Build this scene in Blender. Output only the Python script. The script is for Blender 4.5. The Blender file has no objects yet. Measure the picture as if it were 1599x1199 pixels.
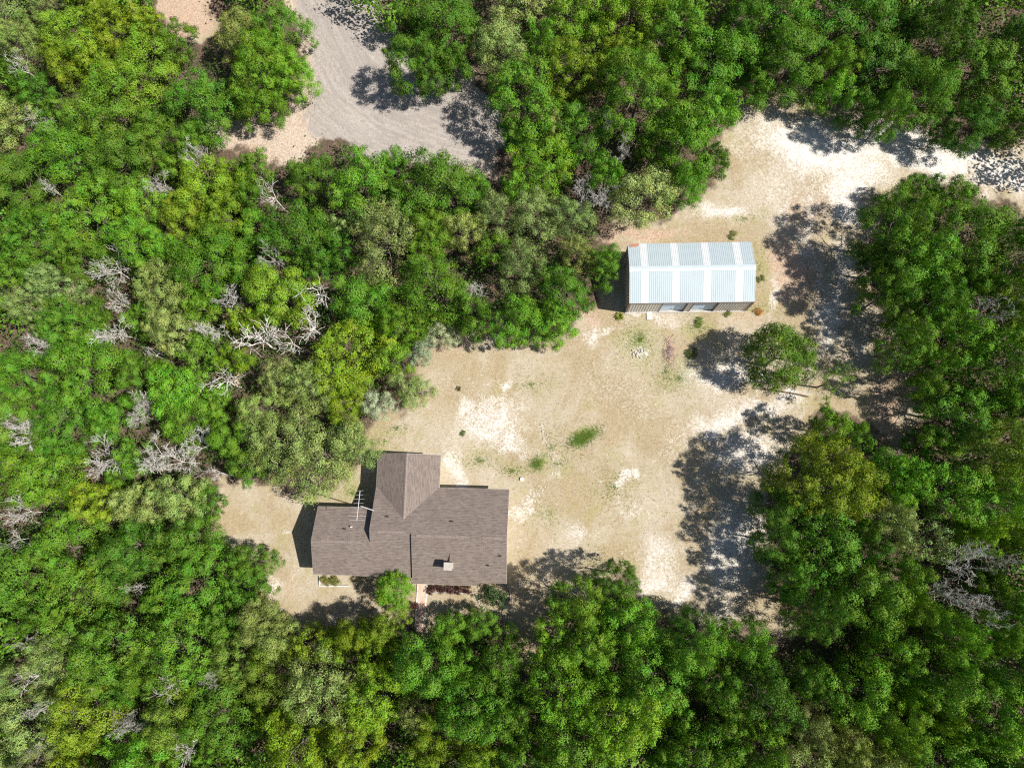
import bpy, bmesh, math, random
import numpy as np
from mathutils import Matrix, Vector

random.seed(7)
rng = np.random.default_rng(11)
scene = bpy.context.scene
COL = scene.collection

# ------------------------------------------------------------------ camera
PW, PH = 1599, 1199
CX, CY, FPX = 799.5, 599.5, 1110.0
NADIR = (855.0, 785.0)          # the point straight below the drone
HC = 66.0                       # flying height
_d = np.array([(NADIR[0]-CX)/FPX, -(NADIR[1]-CY)/FPX, -1.0]); _d /= np.linalg.norm(_d)
_u = -_d
_x = np.array([1.0, 0, 0]) - _u[0]*_u; _x /= np.linalg.norm(_x)
_y = np.cross(_u, _x)
RC = np.array([_x, _y, _u])     # camera axes -> world
cam_data = bpy.data.cameras.new("camera")
cam_data.sensor_width = 36.0
cam_data.lens = 36.0*FPX/PW
cam_data.clip_start = 0.5
cam_data.clip_end = 6000
cam = bpy.data.objects.new("camera", cam_data)
COL.objects.link(cam)
_m = Matrix([[*map(float, RC[0])], [*map(float, RC[1])], [*map(float, RC[2])]]).to_4x4()
_m.translation = (0, 0, HC)
cam.matrix_world = _m
scene.camera = cam

# ------------------------------------------------------------------ light
SUN_EL, SUN_S = math.radians(51), math.radians(10)     # elevation, degrees south of east
SUN_DIR = Vector((math.cos(SUN_EL)*math.cos(SUN_S), -math.cos(SUN_EL)*math.sin(SUN_S), math.sin(SUN_EL)))
world = bpy.data.worlds.new("World"); scene.world = world
world.use_nodes = True
wn = world.node_tree
sky = wn.nodes.new("ShaderNodeTexSky"); sky.sky_type = 'NISHITA'; sky.sun_disc = False
sky.sun_elevation = SUN_EL; sky.sun_rotation = math.radians(90) + SUN_S
bgn = wn.nodes["Background"]; bgn.inputs[1].default_value = 0.063
wn.links.new(sky.outputs[0], bgn.inputs[0])
sun_data = bpy.data.lights.new("sun", 'SUN'); sun_data.energy = 4.6
sun_data.angle = math.radians(0.5); sun_data.color = (1.0, 0.955, 0.88)
sun = bpy.data.objects.new("sun", sun_data); COL.objects.link(sun)
sun.rotation_euler = SUN_DIR.to_track_quat('Z', 'Y').to_euler()
sun.location = SUN_DIR*120
scene.view_settings.view_transform = 'Standard'
scene.view_settings.look = 'None'
scene.view_settings.gamma = 1.0
scene.view_settings.exposure = 0.88
scene.cycles.max_bounces = 3
scene.cycles.diffuse_bounces = 2
scene.cycles.glossy_bounces = 2
scene.cycles.transmission_bounces = 2
scene.cycles.adaptive_threshold = 0.015
scene.cycles.use_denoising = False
scene.cycles.filter_width = 1.2
scene.cycles.transparent_max_bounces = 4

# ------------------------------------------------------------------ helpers
def P(x, y, z=0.0):
    """World point at height z that stands at photo position (x, y)."""
    v = RC @ np.array([(x-CX)/FPX, -(y-CY)/FPX, -1.0])
    t = (HC-z)/(-v[2])
    return Vector((v[0]*t, v[1]*t, z))

def PV(xs, ys, z=0.0):
    v = np.stack([(xs-CX)/FPX, -(ys-CY)/FPX, -np.ones_like(xs)], -1) @ RC.T
    t = (HC-z)/(-v[..., 2])
    return np.stack([v[..., 0]*t, v[..., 1]*t], -1)

def project(p):
    v = (np.asarray(p)-np.array([0, 0, HC])) @ RC
    return CX+FPX*v[..., 0]/-v[..., 2], CY-FPX*v[..., 1]/-v[..., 2]

def mpp(x, y, z):
    a = P(x-5, y, z); b = P(x+5, y, z)
    return (b-a).length/10

def obj(name, me, mat=None, parent=None, loc=None):
    o = bpy.data.objects.new(name, me)
    COL.objects.link(o)
    if mat is not None and len(me.materials) == 0:
        me.materials.append(mat)
    if parent is not None:
        o.parent = parent
    if loc is not None:
        o.location = loc
    return o

def empty(name, loc, rz=0.0, scale=(1, 1, 1)):
    o = bpy.data.objects.new(name, None); COL.objects.link(o)
    o.location = loc; o.rotation_euler = (0, 0, rz); o.scale = scale
    o.empty_display_size = 0.3
    return o

def tag(o, label, cat, group=None, kind=None):
    o["label"] = label; o["category"] = cat
    if group: o["group"] = group
    if kind: o["kind"] = kind
    return o

def mesh_np(name, verts, faces, smooth=False):
    """faces: (n,k) array, all of one size."""
    verts = np.asarray(verts, np.float32); faces = np.asarray(faces, np.int32)
    me = bpy.data.meshes.new(name)
    n, k = faces.shape
    me.vertices.add(len(verts)); me.vertices.foreach_set("co", verts.ravel())
    me.loops.add(n*k); me.loops.foreach_set("vertex_index", faces.ravel())
    me.polygons.add(n)
    me.polygons.foreach_set("loop_start", np.arange(0, n*k, k, dtype=np.int32))
    me.polygons.foreach_set("loop_total", np.full(n, k, np.int32))
    if smooth:
        me.polygons.foreach_set("use_smooth", np.ones(n, bool))
    me.update(calc_edges=True)
    return me

def mesh_pd(name, v, f):
    me = bpy.data.meshes.new(name); me.from_pydata([tuple(map(float, p)) for p in v], [], f); me.update(); return me

def box_mesh(name, x0, x1, y0, y1, z0, z1, bev=0.0):
    bm = bmesh.new()
    bmesh.ops.create_cube(bm, size=1)
    for v in bm.verts:
        v.co = ((x0+x1)/2+v.co.x*(x1-x0), (y0+y1)/2+v.co.y*(y1-y0), (z0+z1)/2+v.co.z*(z1-z0))
    if bev:
        bmesh.ops.bevel(bm, geom=bm.edges[:], offset=bev, segments=2, affect='EDGES', profile=0.6)
    me = bpy.data.meshes.new(name); bm.to_mesh(me); bm.free(); return me

def slab_mesh(name, poly3, th, uvfun=None):
    """A flat polygon (list of 3D points, seen from above) given thickness th downwards; uv in metres."""
    n = len(poly3)
    v = [Vector(p) for p in poly3] + [Vector(p)-Vector((0, 0, th)) for p in poly3]
    ar = sum(poly3[i][0]*poly3[(i+1) % n][1]-poly3[(i+1) % n][0]*poly3[i][1] for i in range(n))
    top = list(range(n)) if ar > 0 else list(range(n))[::-1]
    f = [top, [i+n for i in top[::-1]]]
    for i in range(n):
        a, b = top[i], top[(i+1) % n]
        f.append([a, a+n, b+n, b])
    me = mesh_pd(name, v, f)
    if uvfun:
        uv = me.uv_layers.new(name="UVMap")
        for l in me.loops:
            uv.data[l.index].uv = uvfun(me.vertices[l.vertex_index].co)
    return me

# ------------------------------------------------------------------ materials
def new_mat(name):
    m = bpy.data.materials.new(name); m.use_nodes = True
    nt = m.node_tree
    b = nt.nodes["Principled BSDF"]
    return m, nt, b

class NB:
    """Small node-graph builder."""
    def __init__(s, nt): s.nt = nt
    def n(s, t, **kw):
        k = s.nt.nodes.new(t)
        for a, v in kw.items(): setattr(k, a, v)
        return k
    def put(s, sock, v):
        if isinstance(v, bpy.types.NodeSocket): s.nt.links.new(v, sock)
        else: sock.default_value = v
    def math(s, op, a, b=None, clamp=False):
        k = s.n("ShaderNodeMath", operation=op, use_clamp=clamp); s.put(k.inputs[0], a)
        if b is not None: s.put(k.inputs[1], b)
        return k.outputs[0]
    def mix(s, f, a, b, mode='MIX'):
        k = s.n("ShaderNodeMix", data_type='RGBA', blend_type=mode); s.put(k.inputs[0], f)
        s.put(k.inputs[6], a if isinstance(a, bpy.types.NodeSocket) else (*a, 1)[:4])
        s.put(k.inputs[7], b if isinstance(b, bpy.types.NodeSocket) else (*b, 1)[:4])
        return k.outputs[2]
    def noise(s, vec, scale, detail=3, rough=0.6, dist=0.0):
        k = s.n("ShaderNodeTexNoise"); s.put(k.inputs["Vector"], vec)
        k.inputs["Scale"].default_value = scale; k.inputs["Detail"].default_value = detail
        k.inputs["Roughness"].default_value = rough; k.inputs["Distortion"].default_value = dist
        return k.outputs[0]
    def ramp(s, f, lo, hi, smooth=True):
        k = s.n("ShaderNodeMapRange", interpolation_type='SMOOTHSTEP' if smooth else 'LINEAR')
        s.put(k.inputs[0], f); k.inputs[1].default_value = lo; k.inputs[2].default_value = hi
        return k.outputs[0]
    def scale(s, vec, x, y, z):
        k = s.n("ShaderNodeMapping"); s.put(k.inputs[0], vec); k.inputs[3].default_value = (x, y, z); return k.outputs[0]
    def bump(s, h, dist, strength=1.0):
        k = s.n("ShaderNodeBump"); s.put(k.inputs["Height"], h); k.inputs["Distance"].default_value = dist
        k.inputs["Strength"].default_value = strength; return k.outputs[0]

def plain(name, col, rough=0.7, var=0.25, scale=3.0, metal=0.0, spec=0.3):
    m, nt, b = new_mat(name); g = NB(nt)
    tc = g.n("ShaderNodeTexCoord").outputs["Object"]
    n1 = g.noise(tc, scale, 4, 0.65)
    dark = tuple(c*(1-var) for c in col); lite = tuple(min(1, c*(1+var)) for c in col)
    nt.links.new(g.mix(g.ramp(n1, 0.3, 0.7), dark, lite), b.inputs["Base Color"])
    b.inputs["Roughness"].default_value = rough; b.inputs["Metallic"].default_value = metal
    b.inputs["Specular IOR Level"].default_value = spec
    nt.links.new(g.bump(g.noise(tc, scale*6, 3), 0.01, 0.5), b.inputs["Normal"])
    return m

def leaf_mat(name, twig=False):
    """Leaves tinted by the object's own colour, each leaf a little different."""
    m, nt, b = new_mat(name); g = NB(nt)
    oi = g.n("ShaderNodeObjectInfo"); geo = g.n("ShaderNodeNewGeometry")
    tc = g.n("ShaderNodeTexCoord").outputs["Object"]
    r = geo.outputs["Random Per Island"]
    hsv = g.n("ShaderNodeHueSaturation")
    big = g.noise(tc, 0.55, 2, 0.5)
    g.put(hsv.inputs["Hue"], g.math('ADD', 0.480, g.math('MULTIPLY', g.ramp(g.noise(tc, 0.9, 3, 0.6), 0.25, 0.75), 0.05)))
    g.put(hsv.inputs["Saturation"], g.math('ADD', 0.90, g.math('MULTIPLY', g.math('FRACT', g.math('MULTIPLY', r, 7.31)), 0.16)))
    g.put(hsv.inputs["Value"], g.math('ADD', 0.84, g.math('MULTIPLY', r, 0.32)))
    g.put(hsv.inputs["Color"], oi.outputs["Color"])
    col = hsv.outputs[0]
    # a few dry, greyish leaves
    dry = g.math('GREATER_THAN', g.math('FRACT', g.math('MULTIPLY', r, 23.7)), 0.985)
    col = g.mix(g.math('MULTIPLY', dry, 0.7), col, (0.26, 0.22, 0.14))
    g.put(b.inputs["Base Color"], col)
    b.inputs["Roughness"].default_value = 0.55
    b.inputs["Specular IOR Level"].default_value = 0.12
    tr = g.n("ShaderNodeBsdfTranslucent")
    g.put(tr.inputs[0], g.mix(1.0, col, (1.25, 1.2, 0.5), 'MULTIPLY'))
    mx = g.n("ShaderNodeMixShader"); mx.inputs[0].default_value = 0.2
    nt.links.new(b.outputs[0], mx.inputs[1]); nt.links.new(tr.outputs[0], mx.inputs[2])
    nt.links.new(mx.outputs[0], nt.nodes["Material Output"].inputs[0])
    return m

M = {}
M['leaf'] = leaf_mat("foliage")
M['bark'] = plain("bark", (0.16, 0.13, 0.105), 0.9, 0.4, 4)
def dead_mat():
    m, nt, b = new_mat("dead_wood"); g = NB(nt)
    oi = g.n("ShaderNodeObjectInfo"); tc = g.n("ShaderNodeTexCoord").outputs["Object"]
    n1 = g.ramp(g.noise(tc, 2.2, 4, 0.7), 0.35, 0.65)
    g.put(b.inputs["Base Color"], g.mix(n1, g.mix(1.0, oi.outputs["Color"], (0.55, 0.52, 0.5), 'MULTIPLY'), oi.outputs["Color"]))
    b.inputs["Roughness"].default_value = 0.85
    b.inputs["Specular IOR Level"].default_value = 0.2
    return m
M['dead'] = dead_mat()

# ------------------------------------------------------------------ layout in photo coordinates
CLEAR = np.array([(1165,175),(1200,150),(1250,140),(1300,165),(1345,185),(1400,195),(1450,215),(1480,232),(1520,222),(1560,232),(1800,250),
 (1800,350),(1599,312),(1560,302),(1530,280),(1500,270),(1440,262),(1395,272),(1370,320),(1350,370),(1352,430),(1370,490),(1405,540),(1425,600),(1440,640),(1420,668),
 (1395,690),(1370,668),(1352,640),(1290,626),(1262,650),(1232,690),(1205,740),(1180,780),(1185,830),(1192,880),(1210,930),(1232,975),(1205,978),
 (1160,965),(1100,952),(1060,952),(1010,928),(990,880),(965,875),(950,915),(900,905),(850,915),(832,950),(828,1030),(812,1030),(800,1000),(780,960),(745,945),
 (700,965),(662,985),(640,955),(600,960),(560,965),(500,985),(470,975),(430,960),(420,930),(415,890),(390,850),(350,835),(335,800),(350,760),
 (400,755),(470,785),(520,780),(570,735),(582,690),(600,655),(650,640),(670,600),(662,570),(700,530),(720,512),(760,530),(830,545),(890,540),
 (910,510),(935,470),(968,430),(972,390),(960,360),(1000,355),(1050,355),(1080,330),(1130,290),(1145,260),(1140,220),(1160,180)], float)
DRIVE = np.array([(440,-40),(450,0),(480,60),(495,110),(470,170),(430,190),(360,205),(332,198),(335,215),(395,215),(440,245),(480,215),(500,210),(550,205),
 (600,225),(640,210),(690,220),(720,240),(730,265),(765,270),(780,210),(768,160),(720,122),(690,115),(650,110),(620,72),(570,50),(540,20),(520,-5),(515,-40)], float)
NOOK = np.array([(235,-40),(235,0),(262,12),(285,30),(300,52),(325,58),(330,40),(312,20),(322,0),(322,-40)], float)
POLYS = [CLEAR, DRIVE, NOOK]

def poly_dist(poly, x, y):
    """signed distance in photo pixels, positive inside."""
    x = np.asarray(x, float); y = np.asarray(y, float)
    d = np.full(x.shape, 1e9); ins = np.zeros(x.shape, bool)
    n = len(poly)
    for i in range(n):
        ax, ay = poly[i]; bx, by = poly[(i+1) % n]
        dx, dy = bx-ax, by-ay
        t = np.clip(((x-ax)*dx+(y-ay)*dy)/(dx*dx+dy*dy+1e-9), 0, 1)
        d = np.minimum(d, np.hypot(x-ax-t*dx, y-ay-t*dy))
        if dy != 0:
            c = ((ay > y) != (by > y)) & (x < dx*(y-ay)/dy+ax)
            ins ^= c
    return np.where(ins, d, -d)

def open_dist(x, y):
    d = poly_dist(POLYS[0], x, y)
    for p in POLYS[1:]: d = np.maximum(d, poly_dist(p, x, y))
    return d

def ell(x, y, cx, cy, rx, ry, rot=0.0):
    c, s = math.cos(math.radians(rot)), math.sin(math.radians(rot))
    u = ((x-cx)*c+(y-cy)*s)/rx; v = (-(x-cx)*s+(y-cy)*c)/ry
    return np.clip(1.35-np.sqrt(u*u+v*v)*0.85, 0, 1)

def stroke(x, y, pts, w):
    d = np.full(x.shape, 1e9)
    for (ax, ay), (bx, by) in zip(pts[:-1], pts[1:]):
        dx, dy = bx-ax, by-ay
        t = np.clip(((x-ax)*dx+(y-ay)*dy)/(dx*dx+dy*dy), 0, 1)
        d = np.minimum(d, np.hypot(x-ax-t*dx, y-ay-t*dy))
    return np.clip(1.35-d/w*0.85, 0, 1)

# ------------------------------------------------------------------ ground
SAND = [(770,660,58,46,0,.72),(755,675,26,18,0,.85),(735,636,16,18,0,.75),(786,592,11,8,0,.9),(800,690,30,20,0,.8),(708,722,10,36,0,.75),(712,755,12,14,0,.8),(905,842,32,22,0,.55),
 (975,745,9,14,0,.85),(992,745,8,13,0,.85),(985,790,45,30,0,.45),(1030,870,40,45,0,.6),(1015,910,30,20,0,.8),(1060,915,25,25,0,.8),(820,800,30,12,-35,.6),
 (1130,655,55,20,-20,.85),(1165,705,60,45,0,.75),(1145,860,45,90,10,.75),(1090,760,30,40,0,.3),(1180,640,60,20,0,.75),(1140,590,75,30,0,.75),(1240,620,50,15,0,.75),
 (1280,230,120,42,8,1.0),(1400,225,85,28,12,.95),(1340,270,60,30,0,.9),(1320,305,40,40,0,.9),(1480,250,70,28,10,1.0),(1570,268,90,30,8,.85),(1690,290,90,30,8,.8),(1195,215,38,40,0,.7),
 (1130,332,48,15,-10,.85),(1215,290,60,45,0,.5),(1205,462,9,26,0,.7),(1300,495,26,60,5,.8),(1310,430,25,60,0,.6),(1330,540,30,40,0,.5),(930,520,22,14,-30,.7),(955,507,20,8,-25,.7),
 (1045,498,20,16,0,.65),(997,552,11,9,0,.85),(985,525,10,8,0,.4),(960,600,80,45,0,.33),(1060,690,40,30,0,.4),(1010,640,50,25,0,.3),(890,650,55,30,0,.22),(425,918,14,22,0,.6),(418,840,10,10,0,.4),(443,830,12,8,0,.5),
 (1050,475,60,6,0,.35),(990,480,35,6,0,.6),(700,610,30,20,0,.3),(745,600,25,18,0,.3),(1130,960,40,40,0,.5),(870,868,25,18,0,.2)]
GREEN = [(912,683,24,11,-25,.95),(838,724,13,12,-30,.8),(800,735,35,14,0,.4),(870,725,35,12,-20,.35),(1000,530,35,40,0,.45),(1060,590,50,30,0,.4),(1090,510,30,20,0,.35),(620,668,30,10,0,.4),(830,600,50,20,0,.25),
 (550,770,30,20,0,.5),(1185,420,12,45,0,.45),(1040,580,20,40,0,.35),(960,760,60,50,0,.22),(860,800,60,40,0,.2),(930,880,50,30,0,.2),(1160,340,25,12,0,.3),(1145,480,80,10,0,.4),(860,700,40,60,0,.2),(750,720,50,20,0,.3),(600,690,30,20,0,.3)]
PINK = [(1000,368,70,10,0,.9),(1250,330,70,60,0,.5),(1230,420,50,60,0,.65),(700,540,60,14,-20,.5),(430,215,50,22,-20,.9),(480,140,18,60,15,.8),(345,205,25,12,0,.95),(290,30,40,30,0,.9),(280,0,60,25,0,.7),
 (1170,500,60,16,0,.5),(1220,600,60,14,0,.5),(1210,160,40,14,0,.6),(1330,190,60,12,0,.5),(1580,280,60,25,0,.6),(930,490,20,20,0,.6),(400,800,70,50,0,.35),(450,910,40,30,0,.4),(880,970,60,60,0,.5),(370,582,10,12,0,1),(125,455,22,18,0,1),
 (1046,548,10,26,0,.7),(620,700,40,20,0,.3),(1380,650,30,60,0,.7),(1390,560,20,60,0,.6),(720,930,70,40,0,.2),(1130,620,60,15,0,.3),(820,745,16,7,10,.6),(860,120,30,30,0,.3),(730,150,30,30,0,.5)]
TRAIL = [(842,655),(852,680),(862,705),(864,730),(858,752),(838,772),(815,790),(800,806)]
RUT1 = [(1599,262),(1480,238),(1400,215),(1330,205),(1270,215),(1235,250),(1222,300),(1215,350)]
RUT2 = [(1599,284),(1500,262),(1400,240),(1330,240),(1290,258),(1270,300),(1262,350),(1270,420),(1290,500),(1270,560)]
RUT3 = [(470,-20),(520,60),(540,120),(580,165),(640,190),(720,190)]
RUT4 = [(500,-20),(545,50),(575,100),(620,140),(680,160),(760,200)]

def build_ground():
    xs = np.concatenate([[-2500, -1200, -600, -300, -180, -120, -90], np.arange(-72, 62, 0.28), [75, 100, 150, 300, 600, 1200, 2500]])
    ys = np.concatenate([[-2500, -1200, -600, -300, -150, -90, -55], np.arange(-36, 66, 0.28), [80, 110, 160, 300, 600, 1200, 2500]])
    X, Y = np.meshgrid(xs, ys)
    nx, ny = len(xs), len(ys)
    px, py = project(np.stack([X, Y, np.zeros_like(X)], -1))
    def vnoise(x, y, seed):
        r = np.random.default_rng(seed).uniform(-1, 1, (256, 256))
        xi = np.floor(x).astype(int); yi = np.floor(y).astype(int); fx = x-xi; fy = y-yi
        fx = fx*fx*(3-2*fx); fy = fy*fy*(3-2*fy); q = lambda a, b: r[a % 256, b % 256]
        return (q(xi, yi)*(1-fx)+q(xi+1, yi)*fx)*(1-fy)+(q(xi, yi+1)*(1-fx)+q(xi+1, yi+1)*fx)*fy
    px0, py0 = px, py
    px = px+13*vnoise(X/1.9, Y/1.9, 1)+7*vnoise(X/.8, Y/.8, 2)
    py = py+13*vnoise(X/1.9, Y/1.9, 3)+7*vnoise(X/.8, Y/.8, 4)
    far = (np.abs(X) > 75) | (Y > 68) | (Y < -38)
    px = np.where(far, -900, px); py = np.where(far, -900, py)
    Z = (0.035*np.sin(X*0.31+1.3)*np.cos(Y*0.27)+0.025*np.sin(X*0.9+Y*0.7))*np.where(far, 0, 1)
    Z -= 0.06
    sand = np.zeros_like(X); green = np.zeros_like(X); pink = np.zeros_like(X)
    for *e, s in SAND: sand = np.maximum(sand, s*ell(px, py, *e))
    for *e, s in GREEN: green = np.maximum(green, s*ell(px, py, *e))
    for *e, s in PINK: pink = np.maximum(pink, s*ell(px, py, *e))
    sand = np.maximum(sand, 0.5*stroke(px, py, TRAIL, 5))
    for r in (RUT1, RUT2): sand = np.maximum(sand, 0.5*stroke(px, py, r, 14))
    lawn = np.clip((poly_dist(CLEAR, px, py)+34)/44, 0, 1)
    drive = np.clip((poly_dist(DRIVE, px, py)+30)/40, 0, 1)
    nook = np.clip((poly_dist(NOOK, px, py)+16)/20, 0, 1)
    core = np.zeros_like(X)
    corep = np.array([(438,-40),(478,60),(490,120),(476,175),(452,205),(500,230),(600,250),(740,275),(800,230),(790,150),(700,100),(640,70),(560,-40)], float)
    core = np.clip((poly_dist(corep, px, py)+6)/26, 0, 1)
    rut = np.maximum(stroke(px, py, RUT3, 7), stroke(px, py, RUT4, 7))
    px, py = px0, py0
    cl = [(478,-60),(500,0),(530,60),(560,115),(620,160),(700,188),(800,205)]
    dl = np.full(X.shape, 1e9)
    for (ax, ay), (bx, by) in zip(cl[:-1], cl[1:]):
        dx, dy = bx-ax, by-ay
        t = np.clip(((px-ax)*dx+(py-ay)*dy)/(dx*dx+dy*dy), 0, 1)
        d_ = np.hypot(px-ax-t*dx, py-ay-t*dy); sg = np.sign(dx*(py-ay)-dy*(px-ax))
        dl = np.where(d_ < np.abs(dl), d_*sg, dl)
    v = np.stack([X, Y, Z], -1).reshape(-1, 3)
    idx = np.arange(nx*ny).reshape(ny, nx)
    f = np.stack([idx[:-1, :-1], idx[:-1, 1:], idx[1:, 1:], idx[1:, :-1]], -1).reshape(-1, 4)
    fx, fy = px.ravel()[f].mean(1), py.ravel()[f].mean(1)
    trackp = np.array([(1180,190),(1290,160),(1450,215),(1800,250),(1800,350),(1560,302),(1400,268),(1360,330),(1350,430),(1330,520),(1270,520),(1245,400),(1235,330),(1180,260)], float)
    cls = np.zeros(len(f), int)
    cls[poly_dist(CLEAR, fx, fy) > -8] = 1
    cls[poly_dist(trackp, fx, fy) > 0] = 2
    cls[poly_dist(DRIVE, fx, fy) > -8] = 3
    parts = []
    for k, (nm, lab) in enumerate((("ground", "brown leaf-littered forest floor below the trees"), ("lawn", "dry straw-coloured lawn of the clearing with white sand patches"),
                                   ("sand_track", "white sand track curving past the shed to the photo's edge"), ("driveway", "grey packed-dirt drive curving through the woods"))):
        fk = f[cls == k]; used, inv = np.unique(fk, return_inverse=True)
        me = mesh_np(nm, v[used], inv.reshape(-1, 4), True)
        for an, ch in (("cover_a", (sand, green, pink, np.maximum(lawn, nook))), ("cover_b", (drive, core, rut, np.clip(dl/400, -1, 1)))):
            at = me.color_attributes.new(an, 'FLOAT_COLOR', 'POINT')
            at.data.foreach_set("color", np.stack([c.ravel()[used] for c in ch], -1).astype(np.float32).ravel())
        parts.append((nm, lab, me))
    m, nt, b = new_mat("ground_cover"); g = NB(nt)
    pos = g.n("ShaderNodeNewGeometry").outputs["Position"]
    def sep(nm):
        a = g.n("ShaderNodeAttribute"); a.attribute_name = nm
        s = g.n("ShaderNodeSeparateColor"); nt.links.new(a.outputs["Color"], s.inputs[0])
        return s.outputs[0], s.outputs[1], s.outputs[2], a.outputs["Alpha"]
    sa, gr, pk, lw = sep("cover_a"); dv, cr, rt, off = sep("cover_b")
    nf = g.noise(pos, 5.5, 5, 0.72); nm_ = g.noise(pos, 1.3, 5, 0.68); nl = g.noise(pos, 0.35, 4, 0.6)
    stre = g.noise(g.scale(pos, 1.2, 4.5, 1), 2.2, 5, 0.75, 0.8)
    def cut(mask, noise, k, lo, hi):
        return g.ramp(g.math('ADD', mask, g.math('MULTIPLY', g.math('SUBTRACT', noise, 0.5), k)), lo, hi)
    litter = g.mix(g.ramp(nf, 0.35, 0.65), (0.06, 0.042, 0.03), (0.13, 0.095, 0.068))
    litter = g.mix(g.ramp(nm_, 0.5, 0.7), litter, (0.17, 0.115, 0.085))
    straw = g.mix(g.ramp(nf, 0.22, 0.78), (0.235, 0.180, 0.108), (0.365, 0.297, 0.196))
    pale = g.mix(g.ramp(stre, 0.3, 0.7), (0.31, 0.258, 0.185), (0.44, 0.388, 0.31))
    nw = g.noise(pos, 0.16, 5, 0.62, 0.6)
    straw = g.mix(g.math('MULTIPLY', g.ramp(nw, 0.40, 0.62), 0.9), straw, pale)
    straw = g.mix(g.math('MULTIPLY', g.ramp(nm_, 0.5, 0.75), 0.5), straw, (0.26, 0.225, 0.10))
    straw = g.mix(g.math('MULTIPLY', g.ramp(nl, 0.52, 0.70), 0.55), straw, (0.28, 0.245, 0.115))
    straw = g.mix(g.math('MULTIPLY', g.ramp(g.noise(pos, 1.7, 5, 0.72), 0.58, 0.72), 0.65), straw, (0.48, 0.44, 0.375))
    base = g.mix(cut(lw, nm_, 0.7, 0.35, 0.7), litter, straw)
    rosy = g.mix(g.ramp(nf, 0.35, 0.65), (0.30, 0.205, 0.145), (0.47, 0.355, 0.27))
    rosy = g.mix(g.math('MULTIPLY', g.ramp(stre, 0.5, 0.7), 0.6), rosy, (0.23, 0.165, 0.115))
    base = g.mix(cut(pk, nm_, 0.9, 0.3, 0.75), base, rosy)
    grass = g.mix(g.ramp(nf, 0.35, 0.65), (0.17, 0.20, 0.055), (0.29, 0.275, 0.115))
    base = g.mix(g.math('MULTIPLY', cut(gr, nf, 0.9, 0.05, 0.80), 0.85), base, grass)
    dirt = g.mix(g.ramp(nf, 0.3, 0.7), (0.285, 0.25, 0.225), (0.40, 0.36, 0.325))
    dirt = g.mix(g.math('MULTIPLY', g.ramp(stre, 0.42, 0.7), 0.5), dirt, (0.27, 0.235, 0.21))
    cmb = g.n("ShaderNodeCombineXYZ"); g.put(cmb.inputs[0], g.math('MULTIPLY', off, 30.0)); g.put(cmb.inputs[1], g.math('MULTIPLY', nl, 2.5))
    track = g.noise(cmb.outputs[0], 2.4, 6, 0.72)
    dirt = g.mix(g.math('MULTIPLY', g.ramp(track, 0.35, 0.65), 0.55), dirt, (0.20, 0.178, 0.163))
    dirt = g.mix(g.math('MULTIPLY', cut(rt, nm_, 0.7, 0.3, 0.9), 0.45), dirt, (0.25, 0.22, 0.2))
    edge = g.mix(g.ramp(nf, 0.35, 0.65), (0.31, 0.235, 0.175), (0.48, 0.40, 0.33))
    base = g.mix(cut(dv, nm_, 0.8, 0.3, 0.7), base, edge)
    base = g.mix(cut(cr, nm_, 0.8, 0.3, 0.75), base, dirt)
    white = g.mix(g.ramp(nf, 0.3, 0.6), (0.45, 0.415, 0.37), (0.60, 0.575, 0.54))
    mot = g.math('ADD', g.math('MULTIPLY', nf, 0.6), g.math('MULTIPLY', nm_, 0.4))
    base = g.mix(cut(sa, mot, 2.3, 0.2, 1.15), base, white)
    speck = g.ramp(g.noise(pos, 13, 2, 0.5), 0.66, 0.74)
    base = g.mix(g.math('MULTIPLY', speck, 0.35), base, (0.17, 0.125, 0.085))
    g.put(b.inputs["Base Color"], base)
    b.inputs["Roughness"].default_value = 0.95; b.inputs["Specular IOR Level"].default_value = 0.1
    h = g.math('ADD', nf, g.math('MULTIPLY', nm_, 1.5))
    g.put(b.inputs["Normal"], g.bump(h, 0.10, 0.5))
    for nm, lab, me in parts:
        tag(obj(nm, me, m), lab, {"lawn": "lawn", "sand_track": "track", "driveway": "drive"}.get(nm, "ground"), kind="structure")
build_ground()

# ------------------------------------------------------------------ branches
def tubes(segs, sides=5):
    """segs: list of polylines [(p, r), ...] -> one mesh's verts and quads."""
    V, Fq = [], []
    for pl in segs:
        base = len(V)
        prev = None
        for i, (p, r) in enumerate(pl):
            p = np.asarray(p, float)
            q = np.asarray(pl[min(i+1, len(pl)-1)][0], float)-np.asarray(pl[max(i-1, 0)][0], float)
            q /= np.linalg.norm(q)+1e-9
            a = np.cross(q, [0.3, 0.9, 0.2]); a /= np.linalg.norm(a)+1e-9
            c = np.cross(q, a)
            for k in range(sides):
                t = 2*math.pi*k/sides
                V.append(p+r*(math.cos(t)*a+math.sin(t)*c))
            if i:
                for k in range(sides):
                    k2 = (k+1) % sides
                    Fq.append((base+(i-1)*sides+k, base+(i-1)*sides+k2, base+i*sides+k2, base+i*sides+k))
    return np.array(V), np.array(Fq)

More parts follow.
